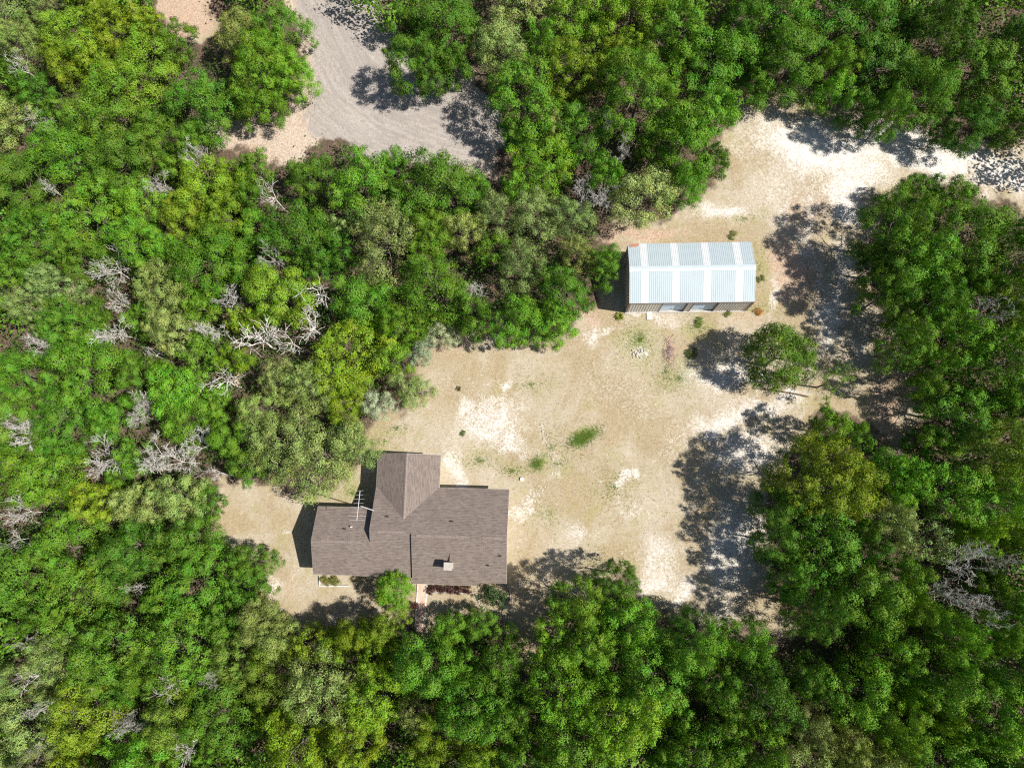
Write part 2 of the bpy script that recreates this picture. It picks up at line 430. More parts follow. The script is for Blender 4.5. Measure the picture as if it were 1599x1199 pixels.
def branch(r, p, d, length, rad, level, out, maxlev, crook=0.35, kids=(2, 4), up=0.12, minr=0.012, shrink=0.62):
    n = max(3, int(length/0.28)) if level < 2 else max(3, int(length/0.22))
    pl = [(p.copy(), rad)]
    d = d/np.linalg.norm(d); pts = []
    for i in range(n):
        d = d+r.normal(0, crook, 3)*0.6+np.array([0, 0, up*0.3]); d /= np.linalg.norm(d)
        p = p+d*length/n
        t = (i+1)/n
        pl.append((p.copy(), max(minr, rad*(1-0.62*t))))
        pts.append((p.copy(), d.copy(), rad*(1-0.62*t), t))
    out.append((level, pl))
    if level < maxlev:
        for _ in range(r.integers(kids[0], kids[1]+1)):
            q, dd, rr, t = pts[r.integers(max(0, n//4), n)]
            side = r.normal(0, 1, 3); side -= side.dot(dd)*dd; side /= np.linalg.norm(side)+1e-9
            nd = dd*0.7+side*0.85; nd[2] = nd[2]*0.6+0.08
            branch(r, q, nd, length*shrink*r.uniform(0.7, 1.15), max(minr, rr*0.7), level+1, out, maxlev, crook, kids, up, minr, shrink)

def bare_tree(seed, R, Hh, limbs, maxlev, kids, rad, minr, crook=0.35, twist=1.0):
    r = np.random.default_rng(seed); out = []
    th = Hh*r.uniform(0.32, 0.45)
    trunk = [(np.array([0, 0, -0.3]), rad*1.5), (np.array([0.03, 0.02, th*0.5]), rad*1.15), (np.array([r.normal(0, .12), r.normal(0, .12), th]), rad)]
    a0 = r.uniform(0, 6.28)
    for k in range(limbs):
        a = a0+k*2*math.pi/limbs+r.normal(0, 0.35)
        el = r.uniform(0.35, 0.95)
        d = np.array([math.cos(a)*math.cos(el), math.sin(a)*math.cos(el), math.sin(el)])
        branch(r, trunk[2][0].copy(), d, R*r.uniform(0.75, 1.15)/max(0.5, math.cos(el))*0.85, rad*0.75, 0, out, maxlev, crook, kids, 0.15, minr)
    return trunk, out

# ------------------------------------------------------------------ crowns
def leaf_quads(r, c, nrm, size, aspect=0.5):
    """diamond leaves/sprays, slightly folded: 4 verts, one quad each."""
    n = len(c)
    t = r.normal(0, 1, (n, 3)); t -= (t*nrm).sum(1, keepdims=True)*nrm
    t /= np.linalg.norm(t, axis=1, keepdims=True)+1e-9
    s = np.cross(nrm, t)
    L = (size*r.uniform(0.6, 1.35, n))[:, None]
    a = c-t*L*0.5; b = c+s*L*aspect*0.5+nrm*L*0.06+t*L*0.08; d = c+t*L*0.5-nrm*L*0.05; e = c-s*L*aspect*0.5+nrm*L*0.06+t*L*0.08
    v = np.stack([a, b, d, e], 1).reshape(-1, 3)
    f = np.arange(4*n).reshape(n, 4)
    return v, f

def unit(r, n):
    v = r.normal(0, 1, (n, 3)); return v/np.linalg.norm(v, axis=1, keepdims=True)

def crown_points(seed, R, Hh, lobes, clumps, leaves, lobe_r=(0.25, 0.38), wob=1.0, depth=0.62, sig=0.17, sep=0.70):
    """Lobes on a dome, leaf clumps on each lobe, leaves round each clump."""
    r = np.random.default_rng(seed)
    a1, a2 = r.uniform(0, 6.28, 2)
    L = []
    tries = 0
    while len(L) < lobes and tries < 4000:
        tries += 1
        a = r.uniform(0, 6.28); q = math.sqrt(r.uniform(0, 1))
        shape = 1+wob*(0.17*math.cos(2*(a-a1))+0.12*math.cos(3*(a-a2)))
        lr = R*r.uniform(*lobe_r)
        rad = max(0, (R*shape-lr*0.75))*q
        z = Hh-lr-Hh*depth*0.62*(q**2.2)*r.uniform(0.45, 1.15)-r.uniform(0, 0.14)*Hh
        p = np.array([rad*math.cos(a), rad*math.sin(a), z])
        if all(np.linalg.norm((p-x[0])*[1, 1, .7]) > sep*(lr+x[1]) for x in L) or tries > 2500:
            L.append((p, lr))
    tot = sum(l[1]**2 for l in L)
    C, N = [], []
    for p, lr in L:
        nc = max(4, int(round(clumps*lr*lr/tot)))
        u = unit(r, nc*2); u = u[u[:, 2] > -0.35][:nc]
        cc = p+u*lr*r.uniform(0.74, 1.06, (len(u), 1))*[1, 1, 0.95]
        nl = int(leaves*lr*lr/tot/max(1, len(u)))
        cnt = r.poisson(nl, len(u))
        idx = np.repeat(np.arange(len(u)), cnt)
        off = r.normal(0, 1, (len(idx), 3))*(lr*sig*1.35)*[1, 1, 0.75]
        C.append(cc[idx]+off)
        N.append(1.0*u[idx]+0.22*off/(lr*sig*1.35))
    for p, lr in L:       # leaves inside the lobe and below it, so that the crown closes
        k = int(leaves*0.14*lr*lr/tot)
        q = r.normal(0, 0.42, (k, 3))*lr+p+[0, 0, -lr*0.75]
        q[:, :2] *= 0.92
        C.append(q); N.append(unit(r, k))
    C = np.concatenate(C); N = np.concatenate(N)
    N = N+r.normal(0, 0.31, N.shape)+[0, 0, 0.05]
    N /= np.linalg.norm(N, axis=1, keepdims=True)
    return r, C, N, L

def make_proto(seed, R=3.0, Hh=8.0, lobes=15, clumps=330, leaves=12500, leaf=0.19, limbs=6, twigs=0, **kw):
    r, C, N, L = crown_points(seed, R, Hh, lobes, clumps, leaves, **kw)
    v, f = leaf_quads(r, C, N, leaf)
    me = mesh_np("crown", v, f); me.materials.append(M['leaf'])
    th = Hh*0.36
    rad = 0.038*R
    segs = [[(np.array([0, 0, -0.3]), rad*1.3), (np.array([0.05, 0.03, th*0.6]), rad), (np.array([0.08, -0.06, th]), rad*0.85)]]
    for kk, (p, lr) in enumerate(L):
        if kk % (5 if R > 4 else 3) and not twigs: continue
        mid = np.array([p[0]*0.45, p[1]*0.45, th+(p[2]-th)*0.55])+r.normal(0, 0.07*R, 3)
        segs.append([(segs[0][2][0], rad*0.32), (segs[0][2][0]*0.5+mid*0.5+r.normal(0, 0.05*R, 3), rad*0.25), (mid, rad*0.17), (p+np.array([0, 0, lr*0.1]), rad*0.09)])
        for _ in range(2+twigs):
            u = unit(r, 1)[0]; u[2] = abs(u[2])
            segs.append([(p*0.8+mid*0.2, rad*0.14), (p+u*lr*0.5+r.normal(0, .08, 3), rad*0.09), (p+u*lr*(1.0 if not twigs else 1.12), rad*0.04)])
    V, F = tubes(segs, 5)
    tr = mesh_np("trunk", V, F, True); tr.materials.append(M['bark'])
    return dict(crown=me, trunk=tr, R=R, H=Hh)

PROTO = {
 'oak': [make_proto(100+i, lobes=17+i % 4*3, clumps=430, leaves=19500, leaf=0.135, lobe_r=(0.19, 0.35), sig=0.14, sep=0.82, depth=0.85) for i in range(9)],
 'big': [make_proto(140+i, R=4.6, Hh=9.5, lobes=40, clumps=950, leaves=40000, leaf=0.14, lobe_r=(0.12, 0.24), sig=0.14, sep=0.8, depth=0.75) for i in range(3)],
 'small': [make_proto(160+i, R=1.9, Hh=5.5, lobes=12, clumps=210, leaves=8500, leaf=0.13, lobe_r=(0.24, 0.40), sig=0.15, sep=0.78, depth=0.8) for i in range(5)],
 'moss': [make_proto(180+i, R=3.0, Hh=7.5, lobes=24, clumps=500, leaves=12500, leaf=0.13, lobe_r=(0.16, 0.28), twigs=2, sig=0.16, sep=0.75, depth=0.75) for i in range(4)],
 'wispy': [make_proto(200+i, R=2.4, Hh=6.5, lobes=15, clumps=130, leaves=2600, leaf=0.14, lobe_r=(0.22, 0.32), twigs=7, sig=0.13) for i in range(2)],
 'dense': [make_proto(240, R=3.0, Hh=7.5, lobes=40, clumps=800, leaves=24000, leaf=0.135, lobe_r=(0.18, 0.28), sig=0.16, depth=0.8, wob=0.15, sep=0.6)],
 'shrub': [make_proto(220+i, R=1.2, Hh=1.7, lobes=7, clumps=80, leaves=2600, leaf=0.13, lobe_r=(0.34, 0.46), depth=0.5) for i in range(3)],
}
TINT = {'g': (0.103, 0.205, 0.016), 'd': (0.082, 0.170, 0.016), 'b': (0.136, 0.262, 0.018), 'y': (0.175, 0.258, 0.015), 'o': (0.148, 0.225, 0.028),
        'p': (0.222, 0.282, 0.078), 's': (0.32, 0.37, 0.23)}
TWORD = {'g': 'mid-green', 'd': 'dark green', 'b': 'bright green', 'y': 'yellow-green', 'o': 'olive-green', 'p': 'pale sage-green', 's': 'silvery grey-green'}

def tint(t):
    c = np.array(TINT[t])*random.uniform(0.84, 1.3)
    c *= np.array([random.uniform(0.86, 1.1), 1.0, random.uniform(0.75, 1.05)])
    return (*map(float, c), 1.0)

# ------------------------------------------------------------------ where the trees stand (photo x, y, radius, height m, tint, form)
FIXED = [
 (1225,552,60,7.6,'g','dense'),(1305,592,36,6.0,'o','wispy'),(612,922,34,5.0,'b','dense'),
 (1302,745,84,11.5,'y','big'),(1420,345,72,11,'g','big'),(1000,130,74,10,'b','big'),
 (492,712,66,8.0,'p','moss'),(425,690,54,8.0,'p','moss'),(478,600,46,7.5,'p','moss'),(398,640,40,7,'p','moss'),(545,690,40,6.5,'p','moss'),(430,592,32,6.5,'p','moss'),
 (640,608,34,5,'p','moss'),(588,632,28,4.5,'s','moss'),(690,518,26,4.0,'s','moss'),(655,548,22,4.0,'s','small'),
 (880,455,46,7.5,'g','oak'),(872,500,36,6.5,'b','oak'),(945,405,30,7,'g','oak'),(905,395,34,7,'p','moss'),(835,335,46,7.5,'p','moss'),(775,330,38,7,'p','moss'),(895,335,38,7,'p','moss'),(725,355,36,7,'p','moss'),(815,410,42,7,'p','moss'),
 (310,285,50,7,'y','oak'),(345,330,42,6.5,'y','oak'),(275,325,36,6.5,'y','oak'),(350,265,26,6,'y','small'),
 (100,45,46,7,'y','oak'),(165,25,40,7,'y','oak'),(85,85,36,6.5,'y','oak'),(405,95,60,8,'b','big'),(365,40,40,7,'p','oak'),(432,35,40,7.5,'b','oak'),(448,110,38,7.5,'b','oak'),(395,155,38,7,'g','oak'),
 (240,440,46,7,'p','oak'),(262,515,40,7,'p','oak'),(70,440,36,6.5,'p','oak'),(290,215,30,6,'g','oak'),
 (268,610,50,7.5,'b','oak'),(285,650,42,7,'b','oak'),(135,785,36,6.5,'y','oak'),(205,785,40,7,'p','oak'),(270,775,42,7,'p','oak'),
 (385,880,32,6.5,'g','oak'),(398,975,46,7.5,'p','oak'),(425,1005,34,7,'p','oak'),(640,85,46,9,'g','oak'),(668,95,30,8,'d','oak'),
 (968,905,34,8.5,'g','oak'),(905,940,46,9,'b','oak'),(920,1010,44,9,'b','oak'),(700,990,36,5.8,'b','oak'),(748,978,28,5.5,'g','oak'),(590,990,34,8,'y','oak'),(550,995,34,7.5,'y','oak'),
 (1315,85,34,8,'b','oak'),(1312,130,28,7,'b','small'),(1455,845,46,8.5,'p','wispy'),(1405,815,44,9,'p','moss'),
 (1180,1010,44,9,'g','oak'),(1440,395,60,10.5,'g','oak'),(1400,450,46,10,'g','oak'),(1430,530,46,10,'d','oak'),
]
DEADS = [  # x, y, radius, height, form (0 thick limbs, 1 fine twigs), grey value, stretch, angle
 (420,300,27,5.5,0,.62),(486,455,34,6.0,0,.60),(478,505,30,6,0,.62),(400,528,40,6.0,0,.62),(447,530,32,6.0,0,.62),(342,592,28,5.5,0,.62),
 (350,464,24,6,1,.58),(327,510,24,6,1,.6),(170,512,30,6,1,.58),(228,550,14,5.5,0,.6),(55,538,26,6,1,.5),(214,632,24,6,1,.52),(208,648,18,5.5,1,.48),
 (155,715,36,6.5,1,.5),(232,708,32,6.2,1,.58),(268,718,30,6.2,1,.56),(305,690,34,6.2,1,.56),(326,738,18,5.8,0,.56),(22,655,22,6,0,.58),(36,682,26,6,1,.58),
 (20,800,24,6,1,.56),(8,842,22,6,0,.56),(165,415,36,6.2,1,.48),(175,468,20,5.5,1,.52),(742,445,32,6.5,1,.46),(912,280,34,7,1,.48),(946,300,28,7,1,.48),
 (980,216,24,7.5,1,.46),(952,180,16,7.5,0,.5),(300,246,24,6,1,.52),(242,282,22,6,1,.48),(48,180,30,6.2,1,.46),(24,96,18,6,0,.5),(418,396,22,6,1,.45),
 (200,920,14,6,0,.55),(32,1010,24,7,1,.5),(28,1065,28,7,0,.56),(50,1108,20,7,0,.56),(182,1130,22,7,1,.48),(212,1140,16,7,1,.46),(280,1172,26,7,0,.55),(262,1075,24,7,0,.45),
 (1525,885,40,9.5,1,.6),(1488,935,34,9.5,1,.6),(1550,958,32,9.5,1,.58),(1588,872,30,9.5,1,.58),(1556,482,30,9,1,.40),(50,1180,26,7,1,.45),(325,1062,14,7,1,.46),(70,290,14,6,0,.5),
]
GAPS = [(200,962,24),(622,1152,20),(125,455,20),(372,582,14),(505,440,14),(1345,1015,22),(820,1010,16),(1395,650,30),(20,520,10),(1300,1020,16),(455,560,16),(1240,1010,30)]
HINTS = """100 60 y;200 60 y;160 150 g;250 120 g;330 150 g;60 300 g;150 280 o;250 260 g;40 190 p;20 40 p;20 140 g;110 210 g;200 210 g;120 340 g;190 360 b;50 380 g;60 440 p;110 490 g;150 580 g;60 600 g;100 680 g;80 750 g;180 740 g;30 730 g;
190 640 g;330 640 g;560 310 g;500 260 g;600 280 g;650 250 g;700 280 g;540 350 p;580 380 p;480 370 b;600 480 b;640 430 g;560 520 g;600 560 b;500 420 d;440 440 y;420 480 y;520 570 y;380 400 g;440 350 g;690 400 b;680 470 g;640 90 g;700 60 d;760 40 p;780 100 p;
800 170 g;870 40 b;940 60 y;900 160 g;1050 60 b;1060 150 b;1120 100 g;1120 180 b;830 230 b;900 230 p;1030 300 p;1000 250 g;1100 230 g;1060 260 g;1150 50 d;1200 60 g;1250 70 g;1380 60 d;1400 130 d;1450 40 d;1460 130 g;1540 60 d;1500 170 d;1570 200 g;1540 130 d;
1480 300 g;1560 340 d;1570 440 g;1470 450 d;1500 520 g;1560 560 g;1480 600 g;1560 640 g;1480 680 g;1420 720 b;1440 780 g;1550 720 o;1560 800 b;1260 850 d;1290 900 d;1340 860 d;1330 950 d;1390 930 g;1370 980 o;1450 900 g;1440 1030 b;1500 1000 b;1480 1090 b;1560 1110 b;1560 1040 g;
1000 1000 b;1060 1000 b;1110 1020 g;880 1080 b;960 1080 b;1050 1100 g;1150 1080 g;1250 1090 d;1200 1150 g;1320 1120 b;1320 1180 p;1420 1150 b;700 1050 g;640 1020 g;620 1070 y;540 1060 y;660 1100 p;740 1060 g;780 1110 g;620 1170 d;700 1180 y;830 1130 g;900 1160 g;1000 1170 b;
480 1010 y;500 1080 p;440 1060 y;380 1070 o;300 900 g;220 940 g;260 860 g;330 860 g;340 960 g;300 990 g;150 960 g;90 900 g;60 960 g;30 900 g;240 1040 g;160 1050 g;80 1080 p;20 1130 p;110 1150 y;160 1180 b;250 1120 o;330 1130 g;400 1150 y;480 1150 g;540 1130 y;180 860 g;100 830 g;60 800 g;300 810 g""".replace("\n", "")
HINTS = [(float(a), float(b), c) for a, b, c in (h.split() for h in HINTS.split(";") if h.strip())]

placed = []   # x, y, r
TREES = []    # x, y, r, h, tint, form
for x, y, rr, h, t, f in FIXED:
    placed.append((x, y, rr*0.92)); TREES.append((x, y, rr, h, t, f))
for x, y, rr, h, *_ in DEADS: placed.append((x, y, rr*0.72))
for x, y, rr in GAPS: placed.append((x, y, rr))
def base_height(x, y):
    """the wood is taller to the east and south"""
    h = 7.0+1.2*np.clip((x-500)/500, 0, 1)+1.4*np.clip((y-880)/150, 0, 1)+1.4*np.clip((x-1150)/150, 0, 1)*np.clip((y-180)/160, 0, 1)
    return float(h)
OUTER = []
for rad, cnt in ((58, 1500), (50, 3000), (43, 5000), (36, 8000), (29, 12000), (23, 9000)):
    xs = rng.uniform(-165, 1760, cnt); ys = rng.uniform(-165, 1365, cnt)
    od = -open_dist(xs, ys)
    ok = od > rad*0.9
    for x, y in zip(xs[ok], ys[ok]):
        inside = -rad*0.6 < x < PW+rad*0.6 and -rad*0.6 < y < PH+rad*0.6
        if not inside and rad < 43: continue
        a = np.array(placed)
        if np.all(np.hypot(a[:, 0]-x, a[:, 1]-y) > 0.76*(a[:, 2]+rad)):
            rr = rad*random.uniform(0.99, 1.13)
            placed.append((x, y, rad))
            t = min(HINTS, key=lambda q: math.hypot(q[0]-x, q[1]-y)+random.uniform(0, 26))[2]
            h = base_height(x, y)*(0.72+0.006*rad)*random.uniform(0.76, 1.2)
            form = 'small' if rad <= 29 else 'oak'
            if t in 'ps' and rad > 27 and random.random() < 0.6: form = 'moss'
            (TREES if inside else OUTER).append((x, y, rr, h, t, form))

# ---- labels that say which tree
def zone(x, y):
    if 330 < x < 500 and y < 200: return "woods beside the grey drive's outer bend"
    if x < 330 and y < 230: return "woods in the photo's top left corner"
    if y < 240 and x < 790: return "woods above the grey drive"
    if y < 360 and 760 < x < 1180: return "woods between grey drive and shed"
    if y < 260 and x >= 1180: return "woods above the white sand track"
    if 470 < x < 720 and y < 420: return "woods just below the grey drive"
    if 690 < x < 980 and y < 560: return "woods beside the shed's shaded end"
    if 470 < x < 720 and y < 700: return "woods above the house roof"
    if x >= 1340 and y < 560: return "woods beyond the shed, photo's right side"
    if x >= 1180 and y < 860: return "woods right of the sandy yard"
    if x >= 1180 and y >= 860: return "woods in the photo's bottom right corner"
    if 830 < x < 1180 and y > 850: return "woods below the sandy yard"
    if 430 < x <= 830 and y > 850: return "woods below the house"
    if x <= 430 and y > 960: return "woods in the photo's bottom left corner"
    if x <= 430 and y > 680: return "woods left of the house"
    if x <= 230: return "woods on the photo's left edge"
    return "woods among the bare white trees"
ORD = ["", "second", "third", "fourth", "fifth", "sixth", "seventh", "eighth", "ninth", "tenth", "eleventh", "twelfth", "thirteenth", "fourteenth"]
def rank_labels(items, describe, cap=16):
    """items: (x, y, key words, zone); the ones that share both are told apart by their order from the top."""
    groups = {}
    for i, (x, y, kw, z) in enumerate(items): groups.setdefault((kw, z), []).append(i)
    lab = [None]*len(items)
    for (kw, z), ids in groups.items():
        ids.sort(key=lambda i: items[i][1])
        for k, i in enumerate(ids):
            if len(ids) == 1: lab[i] = f"{kw} in the {z}"
            elif k == 0: lab[i] = f"topmost {kw} in the {z}"
            elif k == len(ids)-1: lab[i] = f"lowest {kw} in the {z}"
            else: lab[i] = f"{ORD[k]} {kw} from the top, {z}"
    return lab
def size_word(r): return "broad" if r > 47 else ("medium" if r > 33 else ("small" if r > 25 else "slim"))
SPECIAL = {0: "lone round mid-green tree standing in the yard below the shed", 1: "thin twiggy tree with sparse olive leaves beside the sandy track",
           2: "bright green young tree leaning over the house's lower eave", 3: "broad yellow-green oak beside the sandy yard, throwing shade on the sand",
           6: "broad pale mossy oak overhanging the house's antenna corner"}
items = []
for i, (x, y, rr, h, t, f) in enumerate(TREES):
    w = {'oak': 'oak', 'big': 'oak', 'small': 'young oak', 'moss': 'mossy oak', 'wispy': 'thin twiggy tree', 'dense': 'tree'}[f]
    items.append((x, y, f"{size_word(rr)} {TWORD[t]} {w}", zone(x, y)))
labels = rank_labels(items, None)
for k, s in SPECIAL.items(): labels[k] = s
ZG = {}
NAME = {'oak': 'oak_tree', 'big': 'oak_tree', 'small': 'young_oak_tree', 'moss': 'mossy_oak_tree', 'wispy': 'twiggy_tree', 'dense': 'round_tree'}
for i, (x, y, rr, h, t, f) in enumerate(TREES):
    pr = PROTO[f][random.randrange(len(PROTO[f]))]
    p = P(x, y, h*0.72); p.z = -0.02
    rm = rr*mpp(x, y, h*0.72)
    s = rm/pr['R']; sz = h/pr['H']
    e = empty(NAME[f], p, random.uniform(0, 6.28), (s*random.uniform(0.95, 1.06), s*random.uniform(0.95, 1.06), sz))
    tag(e, labels[i], "tree", items[i][3])
    obj("trunk", pr['trunk'], None, e)
    c = obj("crown", pr['crown'], None, e)
    c.color = {0: (0.105, 0.185, 0.016, 1), 2: (0.15, 0.30, 0.015, 1)}.get(i) or tint(t)

# ---- bare dead trees
def dead_proto(seed, fine):
    if fine: tr, br = bare_tree(seed, 1.7, 6.0, 6, 3, (3, 5), 0.055, 0.0125, 0.24)
    else: tr, br = bare_tree(seed, 1.8, 6.0, 5, 2, (3, 5), 0.08, 0.017, 0.38)
    v, f = tubes([tr], 7); t = mesh_np("trunk", v, f, True); t.materials.append(M['dead'])
    main = [pl for lv, pl in br if lv <= 0]; fin = [pl for lv, pl in br if lv > 0]
    v1, f1 = tubes(main, 6); m1 = mesh_np("limbs", v1, f1, True); m1.materials.append(M['dead'])
    v2, f2 = tubes(fin, 4); m2 = mesh_np("twigs", v2, f2, True); m2.materials.append(M['dead'])
    allv = np.concatenate([v1, v2])
    return t, m1, m2, float(np.percentile(np.hypot(allv[:, 0], allv[:, 1]), 96)), float(allv[:, 2].max())
DP = {0: [dead_proto(300+i, False) for i in range(4)], 1: [dead_proto(320+i, True) for i in range(5)]}
ditems = []
for d in DEADS:
    g = d[5]
    w = "white" if g > .54 else "grey"
    k = "crooked bare tree" if d[4] == 0 else "twiggy bare tree"
    ditems.append((d[0], d[1], f"{'large' if d[2] > 30 else ('small' if d[2] < 20 else 'medium')} {w} {k}", zone(d[0], d[1])))
dlab = rank_labels(ditems, None)
for i, d in enumerate(DEADS):
    x, y, rr, h, form, gv = d
    h += 0.7; rr *= 0.96
    t, m1, m2, R0, H0 = DP[form][random.randrange(len(DP[form]))]
    p = P(x, y, h*0.75); p.z = -0.02
    s = rr*mpp(x, y, h*0.75)/R0
    e = empty("dead_tree", p, random.uniform(0, 6.28), (s, s, h/H0))
    tag(e, dlab[i], "dead tree", "bare dead trees in the woods")
    gv = min(.74, gv*1.2); c = (gv*1.03, gv*0.99, gv*0.92, 1)
    for nm, me in (("trunk", t), ("limbs", m1), ("twigs", m2)):
        o = obj(nm, me, None, e); o.color = c
        if nm == "twigs": o["kind"] = "stuff"

# ---- the wood beyond the frame, one mass
def outer_wood():
    V, F, n = [], [], 0
    for i, (x, y, rr, h, t, f) in enumerate(OUTER):
        r, C, N, L = crown_points(700+i, 1.0, 1.0, 9, 110, 1700, lobe_r=(0.3, 0.42))
        p = P(x, y, h*0.72); rm = rr*mpp(x, y, h*0.72)
        C = C*[rm, rm, h]+[p.x, p.y, 0]
        v, q = leaf_quads(r, C, N, 0.34, 0.6)
        V.append(v); F.append(q+n); n += len(v)
    me = mesh_np("outer_woods", np.concatenate(V), np.concatenate(F)); me.materials.append(M['leaf'])
    o = obj("surrounding_woods", me); o.color = (*TINT['g'], 1)
    tag(o, "dense oak woods carrying on around the clearing", "woods", kind="stuff")
outer_wood()

# ---- undergrowth below the canopy and straw tufts on the lawn
def undergrowth():
    r = np.random.default_rng(5)
    n = 13000
    xs = r.uniform(-60, 1660, n); ys = r.uniform(-60, 1260, n)
    od = -open_dist(xs, ys)
    k = (od > 34)
    xs, ys = xs[k], ys[k]
    pts = PV(xs, ys, 0.0)
    hh = r.uniform(0.2, 2.3, len(pts)); cnt = 24
    idx = np.repeat(np.arange(len(pts)), cnt)
    off = r.normal(0, 1, (len(idx), 3))*[0.42, 0.42, 0.28]
    C = np.column_stack([pts[idx], hh[idx]])+off
    C[:, 2] = np.abs(C[:, 2])+0.05
    N = r.normal(0, 0.6, C.shape)+[0, 0, 0.9]; N /= np.linalg.norm(N, axis=1, keepdims=True)
    v, f = leaf_quads(r, C, N, 0.24, 0.55)
    me = mesh_np("undergrowth", v, f); me.materials.append(M['leaf'])
    o = obj("undergrowth", me); o.color = (0.05, 0.095, 0.016, 1)
    tag(o, "low leafy undergrowth on the shaded forest floor", "undergrowth", kind="stuff")
undergrowth()

def straw():
    m, nt, b = new_mat("straw_blades"); g = NB(nt)
    ri = g.n("ShaderNodeNewGeometry").outputs["Random Per Island"]
    pos = g.n("ShaderNodeNewGeometry").outputs["Position"]
    c = g.mix(ri, (0.25, 0.19, 0.105), (0.43, 0.355, 0.235))
    c = g.mix(g.math('MULTIPLY', g.ramp(g.noise(pos, 0.25, 3), 0.5, 0.62), g.math('GREATER_THAN', ri, 0.55)), c, (0.26, 0.27, 0.09))
    g.put(b.inputs["Base Color"], c); b.inputs["Roughness"].default_value = 0.8; b.inputs["Specular IOR Level"].default_value = 0.15
    r = np.random.default_rng(9)
    n = 45000
    xs = r.uniform(320, 1640, n); ys = r.uniform(120, 1040, n)
    od = poly_dist(CLEAR, xs, ys)
    sand = np.zeros(n)
    for *e, s in SAND: sand = np.maximum(sand, s*ell(xs, ys, *e))
    k = (od > -20) & (r.uniform(0, 1, n) > sand*0.85)
    k &= ~((xs > 495) & (xs < 795) & (ys > 715) & (ys < 905) & ((xs > 585) | (ys > 795))) & ~((xs > 977) & (xs < 1166) & (ys > 385) & (ys < 488))
    pts = PV(xs[k], ys[k], 0.0)
    cl = r.uniform(0.4, 1.0, len(pts))
    per = 5
    idx = np.repeat(np.arange(len(pts)), per)
    c = np.column_stack([pts[idx], np.zeros(len(idx))])+r.normal(0, 1, (len(idx), 3))*[0.05, 0.05, 0]
    c[:, 2] = 0.0-0.06+(0.035*np.sin(c[:, 0]*0.31+1.3)*np.cos(c[:, 1]*0.27)+0.025*np.sin(c[:, 0]*0.9+c[:, 1]*0.7))
    a = r.uniform(0, 6.28, len(idx)); L = r.uniform(0.05, 0.15, len(idx))*cl[idx]
    d = np.column_stack([np.cos(a), np.sin(a), r.uniform(0.25, 0.9, len(idx))])*L[:, None]
    s = np.column_stack([-np.sin(a), np.cos(a), np.zeros(len(idx))])*0.011
    v = np.stack([c-s, c+s, c+d], 1).reshape(-1, 3)
    f = np.arange(len(v)).reshape(-1, 3)
    me = mesh_np("dry_grass", v, f); me.materials.append(m)
    tag(obj("dry_grass", me), "short dry straw-coloured grass all over the clearing", "grass", kind="stuff")
straw()

# ================================================================== house
def shingle_mat():
    m, nt, b = new_mat("asphalt_shingles"); g = NB(nt)
    uv = g.n("ShaderNodeUVMap").outputs[0]
    br = g.n("ShaderNodeTexBrick"); br.offset = 0.5; br.squash = 1.0
    nt.links.new(uv, br.inputs["Vector"])
    br.inputs["Scale"].default_value = 1.0
    br.inputs["Color1"].default_value = (0.108, 0.086, 0.074, 1); br.inputs["Color2"].default_value = (0.182, 0.148, 0.128, 1)
    br.inputs["Mortar"].default_value = (0.095, 0.072, 0.062, 1)
    br.inputs["Mortar Size"].default_value = 0.008; br.inputs["Brick Width"].default_value = 0.33; br.inputs["Row Height"].default_value = 0.143
    br.inputs["Bias"].default_value = 0.0
    streak = g.noise(g.scale(uv, 0.9, 5.5, 1), 1.6, 5, 0.7)
    c = g.mix(g.math('MULTIPLY', g.ramp(streak, 0.36, 0.66), 0.62), br.outputs[0], (0.212, 0.174, 0.150))
    c = g.mix(g.math('MULTIPLY', g.ramp(g.noise(uv, 0.5, 4, 0.6), 0.45, 0.7), 0.4), c, (0.13, 0.10, 0.088))
    c = g.mix(g.math('MULTIPLY', g.ramp(g.noise(uv, 9, 3, 0.6), 0.5, 0.7), 0.4), c, (0.24, 0.20, 0.175))
    g.put(b.inputs["Base Color"], c); b.inputs["Roughness"].default_value = 0.92; b.inputs["Specular IOR Level"].default_value = 0.15
    g.put(b.inputs["Normal"], g.bump(g.math('SUBTRACT', g.noise(uv, 14, 3), br.outputs[1]), 0.012, 0.8))
    return m
M['shingle'] = shingle_mat()
M['siding'] = plain("painted_siding", (0.50, 0.44, 0.36), 0.7, 0.08, 1.5)
M['trim'] = plain("white_trim", (0.60, 0.58, 0.54), 0.6, 0.08, 2)
M['fascia'] = plain("cream_fascia", (0.40, 0.36, 0.31), 0.7, 0.1, 2)
M['glass'] = plain("window_glass", (0.03, 0.035, 0.04), 0.08, 0.1, 1, spec=0.6)
M['door'] = plain("painted_door", (0.22, 0.09, 0.06), 0.5, 0.1, 2)
M['vent'] = plain("ridge_vent_cap", (0.185, 0.148, 0.128), 0.85, 0.2, 6)
M['chimney'] = plain("chimney_siding", (0.40, 0.37, 0.32), 0.8, 0.12, 4)
M['pipe'] = plain("dark_pipe", (0.03, 0.03, 0.03), 0.5, 0.2, 5)
M['alu'] = plain("weathered_aluminium", (0.48, 0.48, 0.48), 0.45, 0.12, 5)

